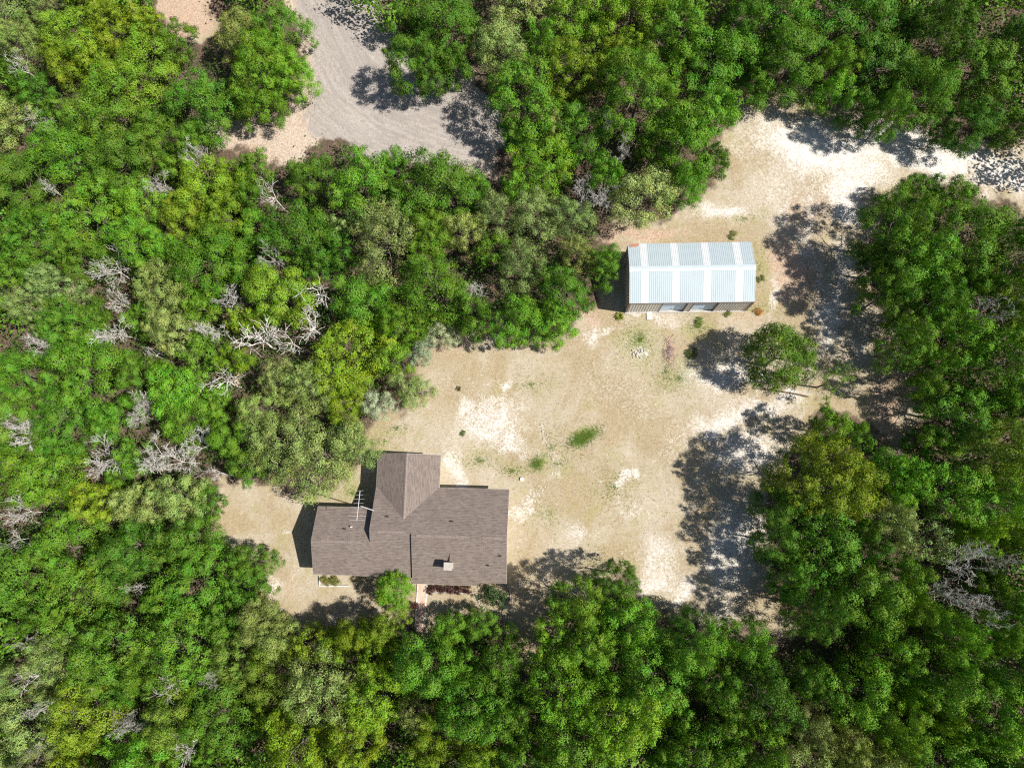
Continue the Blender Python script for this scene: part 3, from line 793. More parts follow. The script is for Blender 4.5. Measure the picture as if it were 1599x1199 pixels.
HO = P(795, 764, 2.7); HA = math.radians(-1.5)
house = empty("house", (HO.x, HO.y, 0), HA)
tag(house, "single-storey house with brown shingle roof in the clearing", "house")
EV, PI_ = 2.7, 0.42
def hp(u, v, z): return (u, -v, z)          # house-local: u east, v south
def roof_plane(name, pts, zf, along, up):
    poly = [hp(u, v, zf(u, v)) for u, v in pts]
    k = math.sqrt(1+PI_*PI_)
    if along == 'u': uvf = lambda c: (c.x, -c.y*k*up)
    else: uvf = lambda c: (c.y, c.x*k*up)
    me = slab_mesh(name, poly, 0.13, uvf)
    return obj(name, me, M['shingle'], house)
zN = lambda u, v: EV+PI_*v
zRS = lambda u, v: EV+PI_*(8.3-v)
zMS = lambda u, v: EV+PI_*(7.78-v)
zLN = lambda u, v: EV+PI_*(v-1.92)
zWW = lambda u, v: EV+PI_*(u+11.85)
zWE = lambda u, v: EV+PI_*(-6.2-u)
r1 = roof_plane("roof_plane", [(0,0),(0,4.15),(-8.2,4.15),(-8.2,3.89),(-11.85,3.89),(-11.85,0),(-9.025,2.825),(-6.2,0)], zN, 'u', 1)
r2 = roof_plane("roof_plane", [(0,4.15),(0,8.05),(-2.55,8.05),(-2.55,8.3),(-8.2,8.3),(-8.2,4.15)], zRS, 'u', -1)
r3 = roof_plane("roof_plane", [(-8.2,3.89),(-8.2,7.78),(-17,7.78),(-17,4.85),(-11.85,4.85),(-11.85,3.89)], zMS, 'u', -1)
r4 = roof_plane("roof_plane", [(-17,1.92),(-17,4.85),(-11.5,4.85),(-11.5,1.92)], zLN, 'u', 1)
r5 = roof_plane("roof_plane", [(-11.85,-2.88),(-11.85,0),(-9.025,2.825),(-9.025,-2.88)], zWW, 'v', 1)
r6 = roof_plane("roof_plane", [(-6.2,-2.88),(-9.025,-2.88),(-9.025,2.825),(-6.2,0)], zWE, 'v', -1)
# white edge boards along eaves and rakes
def edge_board(a, b, out, parent):
    """thin board hung on the roof edge from a to b (u, v, z), pushed out a little."""
    a = Vector(hp(*a)); b = Vector(hp(*b)); o = Vector((out[0], -out[1], 0))
    v = [a+o*0.004, b+o*0.004, b+o*0.02, a+o*0.02]
    v = [p+Vector((0, 0, -0.012)) for p in v]+[p-Vector((0, 0, 0.17)) for p in v]
    me = mesh_pd("edge_board", v, [[0, 1, 2, 3], [7, 6, 5, 4], [0, 4, 5, 1], [1, 5, 6, 2], [2, 6, 7, 3], [3, 7, 4, 0]])
    bm = bmesh.new(); bm.from_mesh(me); bmesh.ops.recalc_face_normals(bm, faces=bm.faces); bm.to_mesh(me); bm.free()
    return obj("edge_board", me, M['fascia'], parent)
edge_board((0,0,zN(0,0)), (0,4.15,zN(0,4.15)), (1,0), r1); edge_board((0,0,EV), (-6.2,0,EV), (0,-1), r1)
edge_board((0,4.15,zN(0,4.15)), (0,8.05,zRS(0,8.05)), (1,0), r2); edge_board((-2.55,8.3,EV), (-8.2,8.3,EV), (0,1), r2)
edge_board((-8.2,7.78,EV), (-17,7.78,EV), (0,1), r3); edge_board((-17,4.85,zMS(0,4.85)), (-17,7.78,EV), (-1,0), r3)
edge_board((-17,4.85,zLN(0,4.85)), (-17,1.92,EV), (-1,0), r4); edge_board((-17,1.92,EV), (-11.9,1.92,EV), (0,-1), r4)
edge_board((-11.85,3.89,zN(0,3.89)), (-11.85,0.01,EV), (-1,0), r1); edge_board((-11.85,-2.88,EV), (-11.85,-0.01,EV), (-1,0), r5)
edge_board((-11.85,-2.88,EV), (-9.025,-2.88,zWW(-9.025,0)), (0,-1), r5)
edge_board((-6.2,-2.88,EV), (-9.025,-2.88,zWE(-9.025,0)), (0,-1), r6); edge_board((-6.2,-2.88,EV), (-6.2,0,EV), (1,0), r6)
# ridge vents
def vent(u0, u1, v, z, parent):
    n = max(2, int((u1-u0)/1.2)); w = (u1-u0)/n
    for i in range(n):
        a, b = u0+i*w+0.01, u0+(i+1)*w-0.01
        pr = [(-0.13, -0.06), (-0.12, -0.02), (0, 0.03), (0.12, -0.02), (0.13, -0.06)]
        vs = [hp(x, v+q, z+h) for x in (a, b) for q, h in pr]
        f = [[k, k+1, k+6, k+5] for k in range(4)]+[[0, 5, 9, 4], [4, 3, 2, 1, 0], [5, 6, 7, 8, 9]]
        obj("ridge_vent", mesh_pd("ridge_vent", vs, f), M['vent'], parent)
vent(-7.8, -3.2, 4.15, zN(0, 4.15), r1); vent(-2.1, -0.4, 4.15, zN(0, 4.15), r1)
vent(-11.2, -8.7, 3.89, zN(0, 3.89), r3); vent(-16.2, -12.6, 4.85, zLN(0, 4.85), r4)
# a course of cap shingles along the north wing's ridge
vs = []
for i in range(19):
    v0 = -2.86+i*0.298
    pr = [(-0.14, -0.045), (0, 0.02), (0.14, -0.045)]
    vs_ = [hp(-9.025+q, v0+dv, zWW(-9.025, 0)+h+lift) for dv, lift in ((0, 0.0), (0.29, 0.012)) for q, h in pr]
    obj("ridge_cap", mesh_pd("ridge_cap", vs_, [[0, 1, 4, 3], [1, 2, 5, 4], [3, 4, 5]]), M['vent'], r5)
# walls: a gabled prism below each roof
def gable_prism(name, u0, u1, v0, v1, zw, zr, axis, mat):
    d = 0.17
    if axis == 'u':
        vm = (v0+v1)/2
        prof = [(v0, -0.15), (v1, -0.15), (v1, zw), (vm, zr), (v0, zw)]
        V = [hp(u, v, z) for u in (u0, u1) for v, z in prof]
    else:
        um = (u0+u1)/2
        prof = [(u0, -0.15), (u1, -0.15), (u1, zw), (um, zr), (u0, zw)]
        V = [hp(u, v, z) for v in (v0, v1) for u, z in prof]
    F = [[0, 1, 2, 3, 4], [9, 8, 7, 6, 5]]+[[k, k+5, (k+1) % 5+5, (k+1) % 5] for k in range(5)]
    me = mesh_pd(name, V, F)
    bm = bmesh.new(); bm.from_mesh(me); bmesh.ops.recalc_face_normals(bm, faces=bm.faces); bm.to_mesh(me); bm.free()
    return obj(name, me, mat, house)
IN = 0.38
def ztop(half): return EV+PI_*(half)-0.16
w1 = gable_prism("wall", -8.05, -IN, IN, 8.3-IN-.25, ztop(IN), ztop(4.0), 'u', M['siding'])
w2 = gable_prism("wall", -11.85+IN, -8.1, IN+.01, 7.78-IN, ztop(IN), ztop(3.9), 'u', M['siding'])
w3 = gable_prism("wall", -17+IN, -11.3, 1.92+IN, 7.78-IN+.004, ztop(IN), ztop(2.94), 'u', M['siding'])
w4 = gable_prism("wall", -11.85+IN-.004, -6.2-IN, -2.88+IN, 2.0, ztop(IN), ztop(2.8), 'v', M['siding'])
def window(u, v, w, h, z, face, parent):
    """face: the outward direction as (du, dv)."""
    du, dv = face; t = (dv, -du) if dv else (0, 1)
    def bx(a0, a1, z0, z1, d0, d1):
        us = sorted((u+t[0]*a0+du*d0, u+t[0]*a1+du*d1)); vv = sorted((v+t[1]*a0+dv*d0, v+t[1]*a1+dv*d1))
        return box_mesh("window", us[0], us[1], -vv[1], -vv[0], z0, z1)
    fr = obj("window", bx(-w/2, w/2, z, z+h, -0.05, 0.02), M['trim'], parent)
    for k in range(2):
        a = -w/2+0.05+k*(w/2-0.03)
        obj("pane", bx(a, a+w/2-0.08, z+0.05, z+h-0.05, -0.03, 0.027), M['glass'], fr)
for u in (-2.2, -5.0): window(u, 8.3-IN-.25, 1.4, 1.2, 0.95, (0, 1), w1)
for v in (2.2, 5.6): window(-IN, v, 1.2, 1.2, 0.95, (1, 0), w1)
for u in (-1.8, -4.4): window(u, IN, 1.4, 1.2, 0.95, (0, -1), w1)
window(-13.2, 7.78-IN+.004, 1.6, 1.2, 0.95, (0, 1), w3); window(-15.4, 7.78-IN+.004, 1.2, 1.2, 0.95, (0, 1), w3)
window(-17+IN, 5.0, 1.0, 1.1, 0.95, (-1, 0), w3); window(-9.02, -2.88+IN, 1.6, 1.2, 0.95, (0, -1), w4)
dr = obj("door", box_mesh("door", -7.75, -6.85, -(8.3-IN-.25+.03), -(8.3-IN-.25-.05), 0.02, 2.08, 0.005), M['door'], w1)
obj("handle", box_mesh("handle", -6.98, -6.94, -(8.3-IN-.25+.09), -(8.3-IN-.25+.03), 1.0, 1.06, 0.01), M['alu'], dr)
# chimney
def h_local(x, y, z):
    p = P(x, y, z)-Vector((HO.x, HO.y, 0)); c, s = math.cos(HA), math.sin(HA)
    return p.x*c+p.y*s, -(-p.x*s+p.y*c)
cu, cv = h_local(699.5, 884, 4.75)
ch = obj("chimney", box_mesh("chimney", cu-.28, cu+.28, -cv-.28, -cv+.28, 2.6, 4.75, 0.01), M['chimney'], house)
obj("chimney_cap", box_mesh("chimney_cap", cu-.36, cu+.36, -cv-.33, -cv+.33, 4.753, 4.84, 0.015), plain("chimney_cap", (0.33, 0.31, 0.27), 0.6, 0.12, 4), ch)
zc = zRS(0, cv-.28)
sd = mesh_pd("saddle", [hp(cu-.28, cv-.27, zc), hp(cu+.28, cv-.27, zc), hp(cu, cv-.27, zc+.30), hp(cu, cv-.27-.72, zc+.30+.005), hp(cu-.28, cv-.3, zc-.05), hp(cu+.28, cv-.3, zc-.05)], [[0, 2, 3], [2, 1, 3], [0, 1, 2]])
obj("saddle", sd, M['shingle'], ch)
for i, (x, y, zz, m_) in enumerate(((705, 814, 4.3, 'pipe'), (538, 826, 3.7, 'pipe'), (762, 883, 3.9, 'pipe'), (781.5, 868.5, 4.2, 'pipe'), (604.5, 806.5, 4.0, 'pipe'), (547.5, 822.5, 3.7, 'trim'))):
    u, v = h_local(x, y, zz)
    zr = {0: zN, 1: zLN, 2: zRS, 3: zRS, 4: zN, 5: zLN}[i](u, v)
    bm = bmesh.new(); bmesh.ops.create_cone(bm, cap_ends=True, segments=10, radius1=0.09, radius2=0.045, depth=0.42)
    for q in bm.verts: q.co += Vector(hp(u, v, zr+0.1))
    me = bpy.data.meshes.new("vent_pipe"); bm.to_mesh(me); bm.free()
    obj("vent_pipe", me, M[m_], house)

# television antenna on its mast
mb = P(584, 803, 4.0); mt = P(563, 790, 8.0)
mast_base = Vector((mb.x-(mt.x-mb.x)*0.9, mb.y-(mt.y-mb.y)*0.9, 0.0))
mb2 = Vector((mb.x, mb.y, 0))
ant = empty("television_antenna", (mb.x-0.15, mb.y, -0.03))
tag(ant, "tall silver television antenna rising beside the house roof", "antenna")
top = mt-Vector(ant.location)
def rod(name, a, b, r, parent, mat=None, sides=6):
    v, f = tubes([[(np.array(a), r), (np.array(b), r)]], sides)
    return obj(name, mesh_np(name, v, f, True), mat or M['alu'], parent)
rod("mast", (0, 0, 0), tuple(top), 0.05, ant)
b0 = P(557.5, 812, 8.0)-Vector(ant.location); b1 = P(562.5, 766, 8.0)-Vector(ant.location)
bo = rod("boom", tuple(b0+Vector((0,0,.06))), tuple(b1+Vector((0,0,.06))), 0.026, ant)
for k in range(8):
    t = k/7; c = b0.lerp(b1, t)+Vector((0, 0, 0.1)); L = (0.8-0.5*t)*(1 if k % 2 else 0.8)
    rod("element", (c.x-L, c.y, c.z), (c.x+L, c.y, c.z), 0.009, bo)

# ================================================================== shed
SX0, SX1, SY0, SY1 = 7.55, 18.75, 17.88, 23.4
shed = empty("metal_shed", (SX0, SY0, 0))
tag(shed, "long metal shed with pale corrugated roof and two roller doors", "shed")
LX, LY, SE_, SR = SX1-SX0, SY1-SY0, 3.2, 4.12
def metal(name, col, rough=0.45, stain=0.35, scol=(0.35, 0.33, 0.32), sc=1.2):
    m, nt, b = new_mat(name); g = NB(nt)
    tc = g.n("ShaderNodeTexCoord").outputs["Object"]
    n = g.noise(g.scale(tc, 3.0, 0.7, 1.0), sc, 5, 0.7)
    c = g.mix(g.math('MULTIPLY', g.ramp(n, 0.5, 0.75), stain), col, scol)
    c = g.mix(g.math('MULTIPLY', g.ramp(g.noise(tc, 9, 4, 0.7), 0.58, 0.75), stain*0.7), c, tuple(x*0.75 for x in col))
    g.put(b.inputs["Base Color"], c); b.inputs["Roughness"].default_value = rough; b.inputs["Specular IOR Level"].default_value = 0.4
    return m
M['roofmetal'] = metal("pale_blue_sheet", (0.325, 0.378, 0.40), 0.5, 0.4, (0.24, 0.27, 0.28))
M['skylight'] = metal("white_fibreglass_strip", (0.47, 0.485, 0.49), 0.5, 0.12, (0.36, 0.36, 0.35))
M['ridgecap'] = metal("ridge_cap_metal", (0.42, 0.47, 0.49), 0.45, 0.3, (0.3, 0.32, 0.33))
M['wallmetal'] = metal("taupe_wall_sheet", (0.68, 0.64, 0.60), 0.5, 0.4, (0.5, 0.44, 0.4))
M['brownmetal'] = metal("brown_trim", (0.15, 0.085, 0.07), 0.5, 0.3, (0.08, 0.05, 0.04))
M['rollmetal'] = metal("pale_blue_roller_door", (0.56, 0.70, 0.84), 0.4, 0.15, (0.4, 0.45, 0.5))
M['rust'] = metal("rusty_sheet", (0.34, 0.16, 0.10), 0.8, 0.6, (0.5, 0.42, 0.38), 4)
def corr(name, o, a, b, n, pitch, depth, mat, parent, th=0.012):
    """ribbed sheet from corner o along a (across the ribs) and b (along them), outward normal n."""
    o, a, b, n = (Vector(x) for x in (o, a, b, n))
    L = a.length; au = a/L
    k = max(1, int(round(L/pitch))); p = L/k
    xs = []
    for i in range(k):
        xs += [(i*p, 0), (i*p+p*0.60, 0), (i*p+p*0.70, depth), (i*p+p*0.90, depth)]
    xs.append((L, 0))
    V = []
    for x, d in xs: V += [o+au*x+n*d, o+au*x+n*d+b]
    V += [q-n*th for q in V]
    m = len(xs); F = []
    for i in range(m-1):
        q = [2*i, 2*i+2, 2*i+3, 2*i+1]; F.append(q); F.append([j+2*m for j in q[::-1]])
        F.append([2*i, 2*i+2*m, 2*i+2+2*m, 2*i+2]); F.append([2*i+1, 2*i+3, 2*i+3+2*m, 2*i+1+2*m])
    me = mesh_pd(name, V, F)
    bm = bmesh.new(); bm.from_mesh(me); bmesh.ops.recalc_face_normals(bm, faces=bm.faces); bm.to_mesh(me); bm.free()
    return obj(name, me, mat, parent)
YR = LY/2+0.1
strips = [(1.08, 1.68), (3.86, 4.46), (6.64, 7.24), (9.46, 10.08)]
cols = []; x = 0.0
for a, b in strips: cols += [(x, a, 'roofmetal'), (a, b, 'skylight')]; x = b
cols.append((x, LX, 'roofmetal'))
roof = obj("roof_purlins", box_mesh("roof_purlins", 0.1, LX-.1, YR-.05, YR+.05, SR-.30, SR-.12), M['brownmetal'], shed)
for i, (a, b, mt_) in enumerate(cols):
    nS = Vector((0, -(SR-SE_), YR)).normalized(); nN = Vector((0, (SR-SE_), LY-YR)).normalized()
    nm = "skylight_strip" if mt_ == 'skylight' else "roof_panel"
    lift = 0.012 if mt_ == 'skylight' else 0.0
    e = 0.0 if mt_ == 'roofmetal' else 0.03
    corr(nm, (a-e, -0.06, SE_+lift), (b-a+2*e, 0, 0), (0, YR+.06, SR-SE_), nS, 0.175, 0.012, M[mt_], roof)
    o = corr(nm, (a-e, YR, SR+lift), (b-a+2*e, 0, 0), (0, LY-YR+.06, -(SR-SE_)), nN, 0.175, 0.012, M[mt_], roof)
rc = mesh_pd("ridge_cap", [(-.02, YR-.26, SR-.03), (LX+.02, YR-.26, SR-.03), (LX+.02, YR, SR+.07), (-.02, YR, SR+.07), (LX+.02, YR+.26, SR-.03), (-.02, YR+.26, SR-.03)], [[0, 1, 2, 3], [3, 2, 4, 5]])
obj("ridge_cap", rc, M['ridgecap'], roof)
# the rusted far corner sheet, lapped over the roof corner
zc_ = lambda y: SR-(SR-SE_)*(y-YR)/(LY-YR)
rv = [(0.12, LY+.07), (1.1, LY+.07), (0.95, LY-.16), (0.75, LY-.30), (0.45, LY-.26), (0.22, LY-.36), (0.1, LY-.2)]
obj("rusty_sheet", slab_mesh("rusty_patch", [(a, b, zc_(b)+0.04) for a, b in rv], 0.01), M['rust'], roof)
wl = obj("wall", box_mesh("wall", 0.06, LX-.06, LY-.08, LY-.03, 0, SE_-.05), M['wallmetal'], shed)
def wall_sheet(x0, x1, z0, z1): corr("wall_sheet", (x0, 0.0, z0), (x1-x0, 0, 0), (0, 0, z1-z0), (0, -1, 0), 0.24, 0.022, M['wallmetal'], wl)
D1, D2 = (3.1, 5.35), (5.95, 8.12)
wall_sheet(0.1, D1[0], 0, SE_-.03); wall_sheet(D1[1], D2[0], 0, SE_-.03); wall_sheet(D2[1], LX-.1, 0, SE_-.03)
wall_sheet(D1[0], D1[1], 2.9, SE_-.03); wall_sheet(D2[0], D2[1], 2.9, SE_-.03)
for sgn, xx in ((-1, 0.0), (1, LX)):
    v = [(xx, 0.05, -.1), (xx, LY-.05, -.1), (xx, LY-.05, SE_-.02), (xx, YR, SR-.03), (xx, 0.05, SE_-.02)]
    v2 = [(x-sgn*0.04, y, z) for x, y, z in v]
    me = mesh_pd("end_wall", v+v2, [[0, 1, 2, 3, 4], [9, 8, 7, 6, 5]]+[[k, k+5, (k+1) % 5+5, (k+1) % 5] for k in range(5)])
    ew = obj("end_wall", me, M['brownmetal'], shed)
    for yy in np.arange(0.3, LY-.2, 0.3):
        zt = (SE_+(SR-SE_)*(yy/YR) if yy < YR else SE_+(SR-SE_)*(LY-yy)/(LY-YR))-.08
        obj("rib", box_mesh("rib", min(xx+sgn*.002, xx+sgn*.03), max(xx+sgn*.002, xx+sgn*.03), yy-.025, yy+.025, -.05, zt), M['wallmetal'], ew)
    obj("corner_trim", box_mesh("corner_trim", xx-.06 if sgn < 0 else xx-.12, xx+.12 if sgn < 0 else xx+.06, -.06, .045, -.1, SE_-.06), M['brownmetal'], shed)
for a, b in (D1, D2):
    ys = 0.14; V, F = [], []
    k = 14
    for i in range(k):
        z0, z1 = i*2.9/k, (i+1)*2.9/k
        prof = [(0, z0), (-.022, z0+.02), (-.022, z1-.02), (0, z1)]
        n0 = len(V)
        for d, z in prof: V += [(a, ys+d, z), (b, ys+d, z)]
        for j in range(3): F.append([n0+2*j, n0+2*j+1, n0+2*j+3, n0+2*j+2])
    dd = obj("roller_door", mesh_pd("roller_door", V, F), M['rollmetal'], shed)
    for jx in (a-.05, b-.01):
        obj("door_jamb", box_mesh("door_jamb", jx, jx+.06, -.045, .16, 0, 2.9), M['brownmetal'], dd)
    obj("door_handle", box_mesh("door_handle", (a+b)/2-.08, (a+b)/2+.08, ys-.06, ys-.023, 0.5, 0.54), M['pipe'], dd)
obj("base_strip", box_mesh("base_strip", -.08, LX+.08, -.14, LY+.05, -.1, 0.03, 0.01), plain("concrete", (0.36, 0.335, 0.30), 0.9, 0.2, 2), shed)
obj("gutter_trim", box_mesh("gutter_trim", -.01, LX+.01, -.10, -.065, SE_-.09, SE_-.01), M['brownmetal'], roof)

# ================================================================== yard things
p = P(1014, 493, 0)
tag(obj("concrete_slab", box_mesh("concrete_slab", -.27, .27, -.42, .42, -.05, .06, 0.02), plain("pale_concrete", (0.44, 0.42, 0.39), 0.9, 0.15, 4), None, (p.x, p.y, 0.0)),
    "small white concrete slab lying before the shed wall", "slab")
# brick walk
def brick_walk():
    m, nt, b = new_mat("brick_paving"); g = NB(nt)
    tc = g.n("ShaderNodeTexCoord").outputs["Object"]
    br = g.n("ShaderNodeTexBrick"); nt.links.new(tc, br.inputs["Vector"])
    br.inputs["Scale"].default_value = 1; br.inputs["Brick Width"].default_value = 0.22; br.inputs["Row Height"].default_value = 0.11; br.inputs["Mortar Size"].default_value = 0.006
    br.inputs["Color1"].default_value = (0.46, 0.27, 0.20, 1); br.inputs["Color2"].default_value = (0.58, 0.38, 0.30, 1); br.inputs["Mortar"].default_value = (0.42, 0.34, 0.28, 1)
    g.put(b.inputs["Base Color"], g.mix(g.math('MULTIPLY', g.ramp(g.noise(tc, 3, 4), .45, .7), .5), br.outputs[0], (0.62, 0.5, 0.42)))
    b.inputs["Roughness"].default_value = 0.9
    a, c = P(660, 905, 0.03), P(655, 985, 0.03)
    L = (c-a).length; ang = math.atan2(c.y-a.y, c.x-a.x)+math.pi/2
    w = empty("brick_walk", (a.x, a.y, 0.0), ang)
    tag(w, "straight pink brick walk with white edging leading from the house's front", "walk")
    obj("paving", box_mesh("paving", -.36, .36, -L, 0.6, -.1, .035), m, w)
    n = int(L/0.5)
    for sx in (-.42, .42):
        for i in range(n):
            obj("edging_block", box_mesh("edging_block", sx-.05, sx+.05, -i*.5-.485, -i*.5-.012, -.08, .07+random.uniform(-.01, .01), 0.012), M['trim'], w)
brick_walk()
def shrub(name, x, y, r_px, h, col, label, cat="shrub", group=None, k=0):
    pr = PROTO['shrub'][k % 3]; p = P(x, y, h*0.5)
    s = r_px*mpp(x, y, h*.5)/pr['R']
    e = empty(name, (p.x, p.y, -0.03), random.uniform(0, 6.28), (s, s, h/pr['H']))
    tag(e, label, cat, group)
    obj("stems", pr['trunk'], None, e); c = obj("foliage", pr['crown'], None, e); c.color = (*col, 1)
    return e
shrub("round_shrub", 768, 931, 21, 1.3, (0.035, 0.075, 0.02), "dark green round shrub inside the curved brick edging")
for i, x in enumerate((674, 688, 702, 716, 730)):
    shrub("purple_shrub", x, 919, 8.5, 0.75, (0.085, 0.03, 0.035), ["reddish purple shrub next to the pink brick walk", "second reddish purple shrub from the brick walk", "middle one of five purple shrubs along the eave",
          "fourth reddish purple shrub from the brick walk", "reddish purple shrub next to the round shrub"][i], "shrub", "purple shrubs below the eave", i)
shrub("purple_shrub", 646, 945, 7, 0.6, (0.12, 0.04, 0.04), "small red-leaved shrub on the shaded side of the walk", k=1)
shrub("yellow_shrub", 508, 906, 8, 0.6, (0.20, 0.20, 0.03), "low yellow-green shrub at the end of the white bed edging", k=1)
shrub("yellow_shrub", 523, 907, 8, 0.6, (0.17, 0.19, 0.03), "low yellow-green shrub nearer the tree along the eave", k=2)
eb = empty("bed_edging", P(499, 914, 0)); tag(eb, "low white board edging round the bed below the eave", "edging")
q0 = P(499, 914, 0); q1 = P(545, 914, 0); q2 = P(501, 899, 0)
obj("board", box_mesh("board", 0, (q1-q0).length, -.04, .04, -.1, .14), M['trim'], eb)
obj("board", box_mesh("board", -.04, .04, .045, (q2-q0).length, -.1, .14), M['trim'], eb)
# curved brick edging round the shrub
M['edgebrick'] = plain("grey_edging_brick", (0.40, 0.36, 0.33), 0.9, 0.3, 6)
ce = empty("curved_edging", P(771, 930, 0)); tag(ce, "curved grey brick edging ringing the dark shrub by the house", "edging")
bk = box_mesh("brick", -.1, .1, -.05, .05, -.06, .1, 0.012); bk.materials.append(M['edgebrick'])
path = [(771.3+26*math.cos(t), 929.5+25*math.sin(t)) for t in np.linspace(math.radians(-62), math.radians(168), 22)]
path += [(743, 929), (738, 925), (731, 924.5), (724, 926), (716, 925), (708, 924.5), (700, 924.5), (692, 924.5), (684, 924.5), (676, 924.5)]
for i in range(len(path)-1):
    a = P(*path[i], 0); b = P(*path[i+1], 0); n = max(1, int(round((b-a).length/.23)))
    for k in range(n):
        c = a.lerp(b, (k+.5)/n)-P(771, 930, 0)
        o = obj("brick", bk, None, ce, (c.x, c.y, random.uniform(-.01, .015))); o.rotation_euler = (0, 0, math.atan2(b.y-a.y, b.x-a.x)+random.uniform(-.12, .12))
# stones along the curved trail
def rock_mesh(seed):
    bm = bmesh.new(); bmesh.ops.create_icosphere(bm, subdivisions=2, radius=0.5)
    r = random.Random(seed)
    for v in bm.verts: v.co *= r.uniform(0.8, 1.12); v.co.z *= 0.55
    me = bpy.data.meshes.new("stone"); bm.to_mesh(me); bm.free(); return me
M['stone'] = plain("pale_limestone", (0.40, 0.37, 0.325), 0.95, 0.25, 6)
rocks = [rock_mesh(i) for i in range(4)]
for r_ in rocks: r_.materials.append(M['stone'])
st = empty("stone_border", P(864, 730, 0)); tag(st, "curving border of small pale stones across the straw lawn", "border")
for i in range(len(TRAIL)-1):
    for k in range(4):
        t = (k+random.random())/4
        x = TRAIL[i][0]*(1-t)+TRAIL[i+1][0]*t+random.gauss(0, 2.6); y = TRAIL[i][1]*(1-t)+TRAIL[i+1][1]*t+random.gauss(0, 2.6)
        c = P(x, y, 0)-P(864, 730, 0); s = random.uniform(.08, .22)
        o = obj("stone", random.choice(rocks), None, st, (c.x, c.y, -.03)); o.scale = (s, s*random.uniform(.7, 1.2), s); o.rotation_euler = (0, 0, random.uniform(0, 6))
hp_ = empty("stone_heap", P(997, 552, 0)); tag(hp_, "low heap of white rubble stones below the shed", "heap")
for k in range(26):
    a = random.uniform(0, 6.28); q = math.sqrt(random.random())*.6; s = random.uniform(.08, .2)
    o = obj("stone", random.choice(rocks), None, hp_, (q*math.cos(a)*1.15, q*math.sin(a)*.9, .02*random.random())); o.scale = (s, s, s); o.rotation_euler = (0, 0, a)
# white round cover, rod standing in for a trunk shadow, brush
bm = bmesh.new(); bmesh.ops.create_cone(bm, cap_ends=True, segments=20, radius1=.19, radius2=.17, depth=.16)
me = bpy.data.meshes.new("well_cover"); bm.to_mesh(me); bm.free()
tag(obj("round_cover", me, M['trim'], None, tuple(P(815, 748, 0)+Vector((0, 0, .03)))), "small white round cover set in the lawn beside the stone border", "cover")
v, f = tubes([[(np.array(P(1178, 606, .05)), .05), (np.array(P(1205, 609, .1)), .055), (np.array(P(1238, 614, .08)), .06), (np.array(P(1262, 619, .08)), .07)]], 8)  # brown rod added in place of a trunk's shadow on the sand
v = v-np.array([*P(1220, 611, 0)])
tag(obj("trunk_shadow_rod", mesh_np("trunk_shadow_rod", v, f, True), plain("trunk_shadow_brown", (0.14, 0.09, 0.06), .9, .3, 3), None, tuple(P(1220, 611, 0))), "thin brown rod standing in for a trunk shadow below the lone tree", "shadow stand-in")
def brush_pile():
    r = np.random.default_rng(77); segs = []
    c0 = P(1046, 548, 0)
    for k in range(130):
        a = r.uniform(0, 6.28); x, y = r.normal(0, .28), r.normal(0, .75); z = r.uniform(0.02, .28); L = r.uniform(.25, .6)
        d = np.array([math.cos(a), math.sin(a), r.normal(0, .25)])
        segs.append([(np.array([x, y, z])-d*L*.5, .014), (np.array([x, y, z+.05]), .012), (np.array([x, y, z])+d*L*.5, .008)])
    v, f = tubes(segs, 4); e = empty("brush_pile", c0); tag(e, "narrow pinkish grey pile of dead brush in the yard before the shed", "brush")
    o = obj("sticks", mesh_np("sticks", v, f), plain("pinkish_dead_brush", (0.36, 0.25, 0.24), .9, .25, 4), e); o["kind"] = "stuff"
brush_pile()
def spiky(name, x, y, r_m, n, col, label):
    r = np.random.default_rng(int(x)); V, F = [], []
    for k in range(n):
        a = r.uniform(0, 6.28); el = r.uniform(.15, 1.1); L = r_m*r.uniform(.6, 1.1)
        d = np.array([math.cos(a)*math.cos(el), math.sin(a)*math.cos(el), math.sin(el)]); s = np.array([-math.sin(a), math.cos(a), 0])*.035
        p0 = np.zeros(3); p1 = d*L*.55+s*0; p2 = d*L-np.array([0, 0, L*.22])
        i = len(V); V += [p0-s*.5, p0+s*.5, p1+s, p1-s, p2]; F += [[i, i+1, i+2, i+3], [i+3, i+2, i+4]]
    e = empty(name, P(x, y, 0)-Vector((0, 0, .03))); tag(e, label, "plant")
    o = obj("fronds", mesh_pd("fronds", V, F), M['leaf'], e); o.color = (*col, 1)
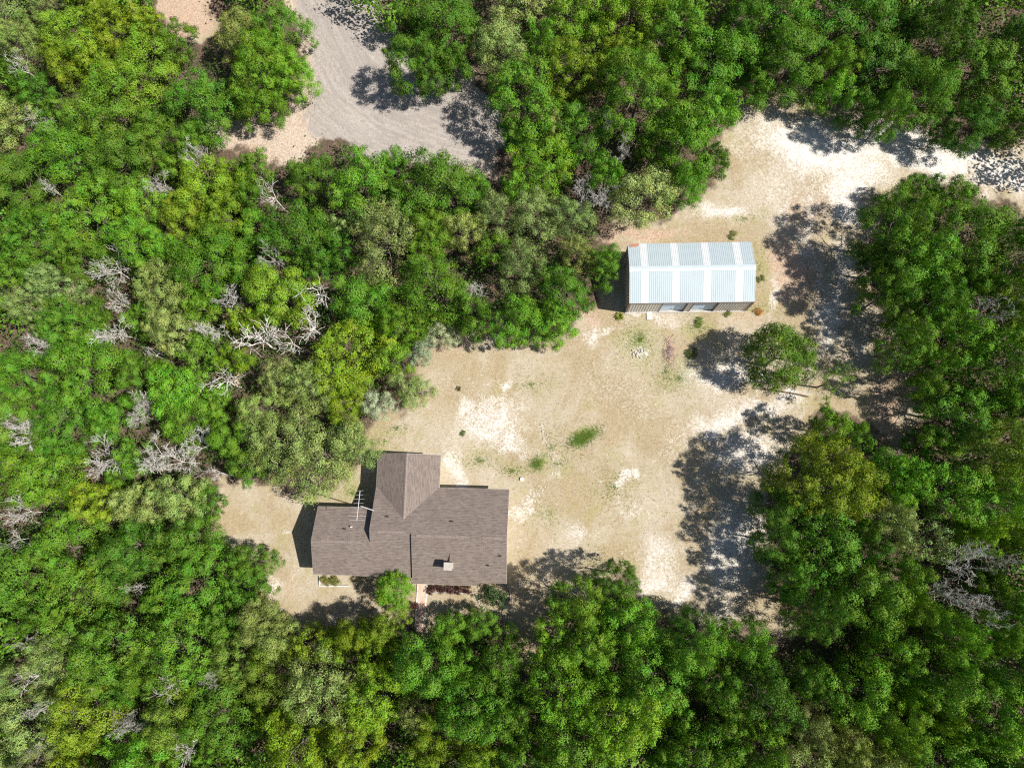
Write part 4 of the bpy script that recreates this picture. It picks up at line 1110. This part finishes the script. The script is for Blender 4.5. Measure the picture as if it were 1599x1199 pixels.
spiky("palmetto_plant", 967, 494, .62, 70, (0.17, 0.19, 0.03), "spiky yellow-green palmetto at the shed's lower corner")
spiky("palmetto_plant", 716, 607, .4, 40, (0.11, 0.10, 0.04), "small dark spiky plant in the upper straw lawn")
for i, (x, y, r_, c, l) in enumerate(((1092, 503, 8, (.12, .17, .03), "small green weed clump before the shed's second roller door"),         (1144, 367, 8, (.16, .19, .05), "green weed clump behind the shed near its far corner"), (1185, 486, 7, (.36, .17, .03), "orange dried weed clump at the shed's outer corner"),
        (1137, 489, 6, (.16, .17, .03), "low yellow-green weeds along the shed's front base"), (1188, 435, 7, (.15, .16, .05), "olive weed clump along the shed's sunny end wall"),
        (1080, 552, 10, (.06, .09, .02), "dark green weed clump in the lone tree's shade"), (723, 677, 5, (.10, .17, .03), "tiny green weed at the edge of the white sand patch"))):
    shrub("weed_clump", x, y, r_, .25, c, l, "weed", "weeds in the yard", i)

def green_grass():
    r = np.random.default_rng(21); pts = []
    for cx, cy, rx, ry, rot, s in GREEN:
        n = int(rx*ry*s*s*(16 if s > .6 else 3))
        a = r.uniform(0, 6.28, n); q = np.abs(r.normal(0, .62, n))
        u, v = q*np.cos(a)*rx, q*np.sin(a)*ry; c, sn = math.cos(math.radians(rot)), math.sin(math.radians(rot))
        pts.append(PV(cx+u*c-v*sn, cy+u*sn+v*c, 0.0))
    pts = np.concatenate(pts); n = len(pts)
    c = np.column_stack([pts, np.full(n, -.05)]); a = r.uniform(0, 6.28, n); L = r.uniform(.08, .24, n)
    d = np.column_stack([np.cos(a), np.sin(a), r.uniform(.3, 1.1, n)])*L[:, None]; s = np.column_stack([-np.sin(a), np.cos(a), np.zeros(n)])*.016
    v = np.stack([c-s, c+s, c+d], 1).reshape(-1, 3)
    me = mesh_np("green_grass", v, np.arange(3*n).reshape(n, 3)); me.materials.append(M['leaf'])
    o = obj("green_grass", me); o.color = (.13, .20, .03, 1)
    tag(o, "patches of living green grass in the straw lawn", "grass", kind="stuff")
green_grass()
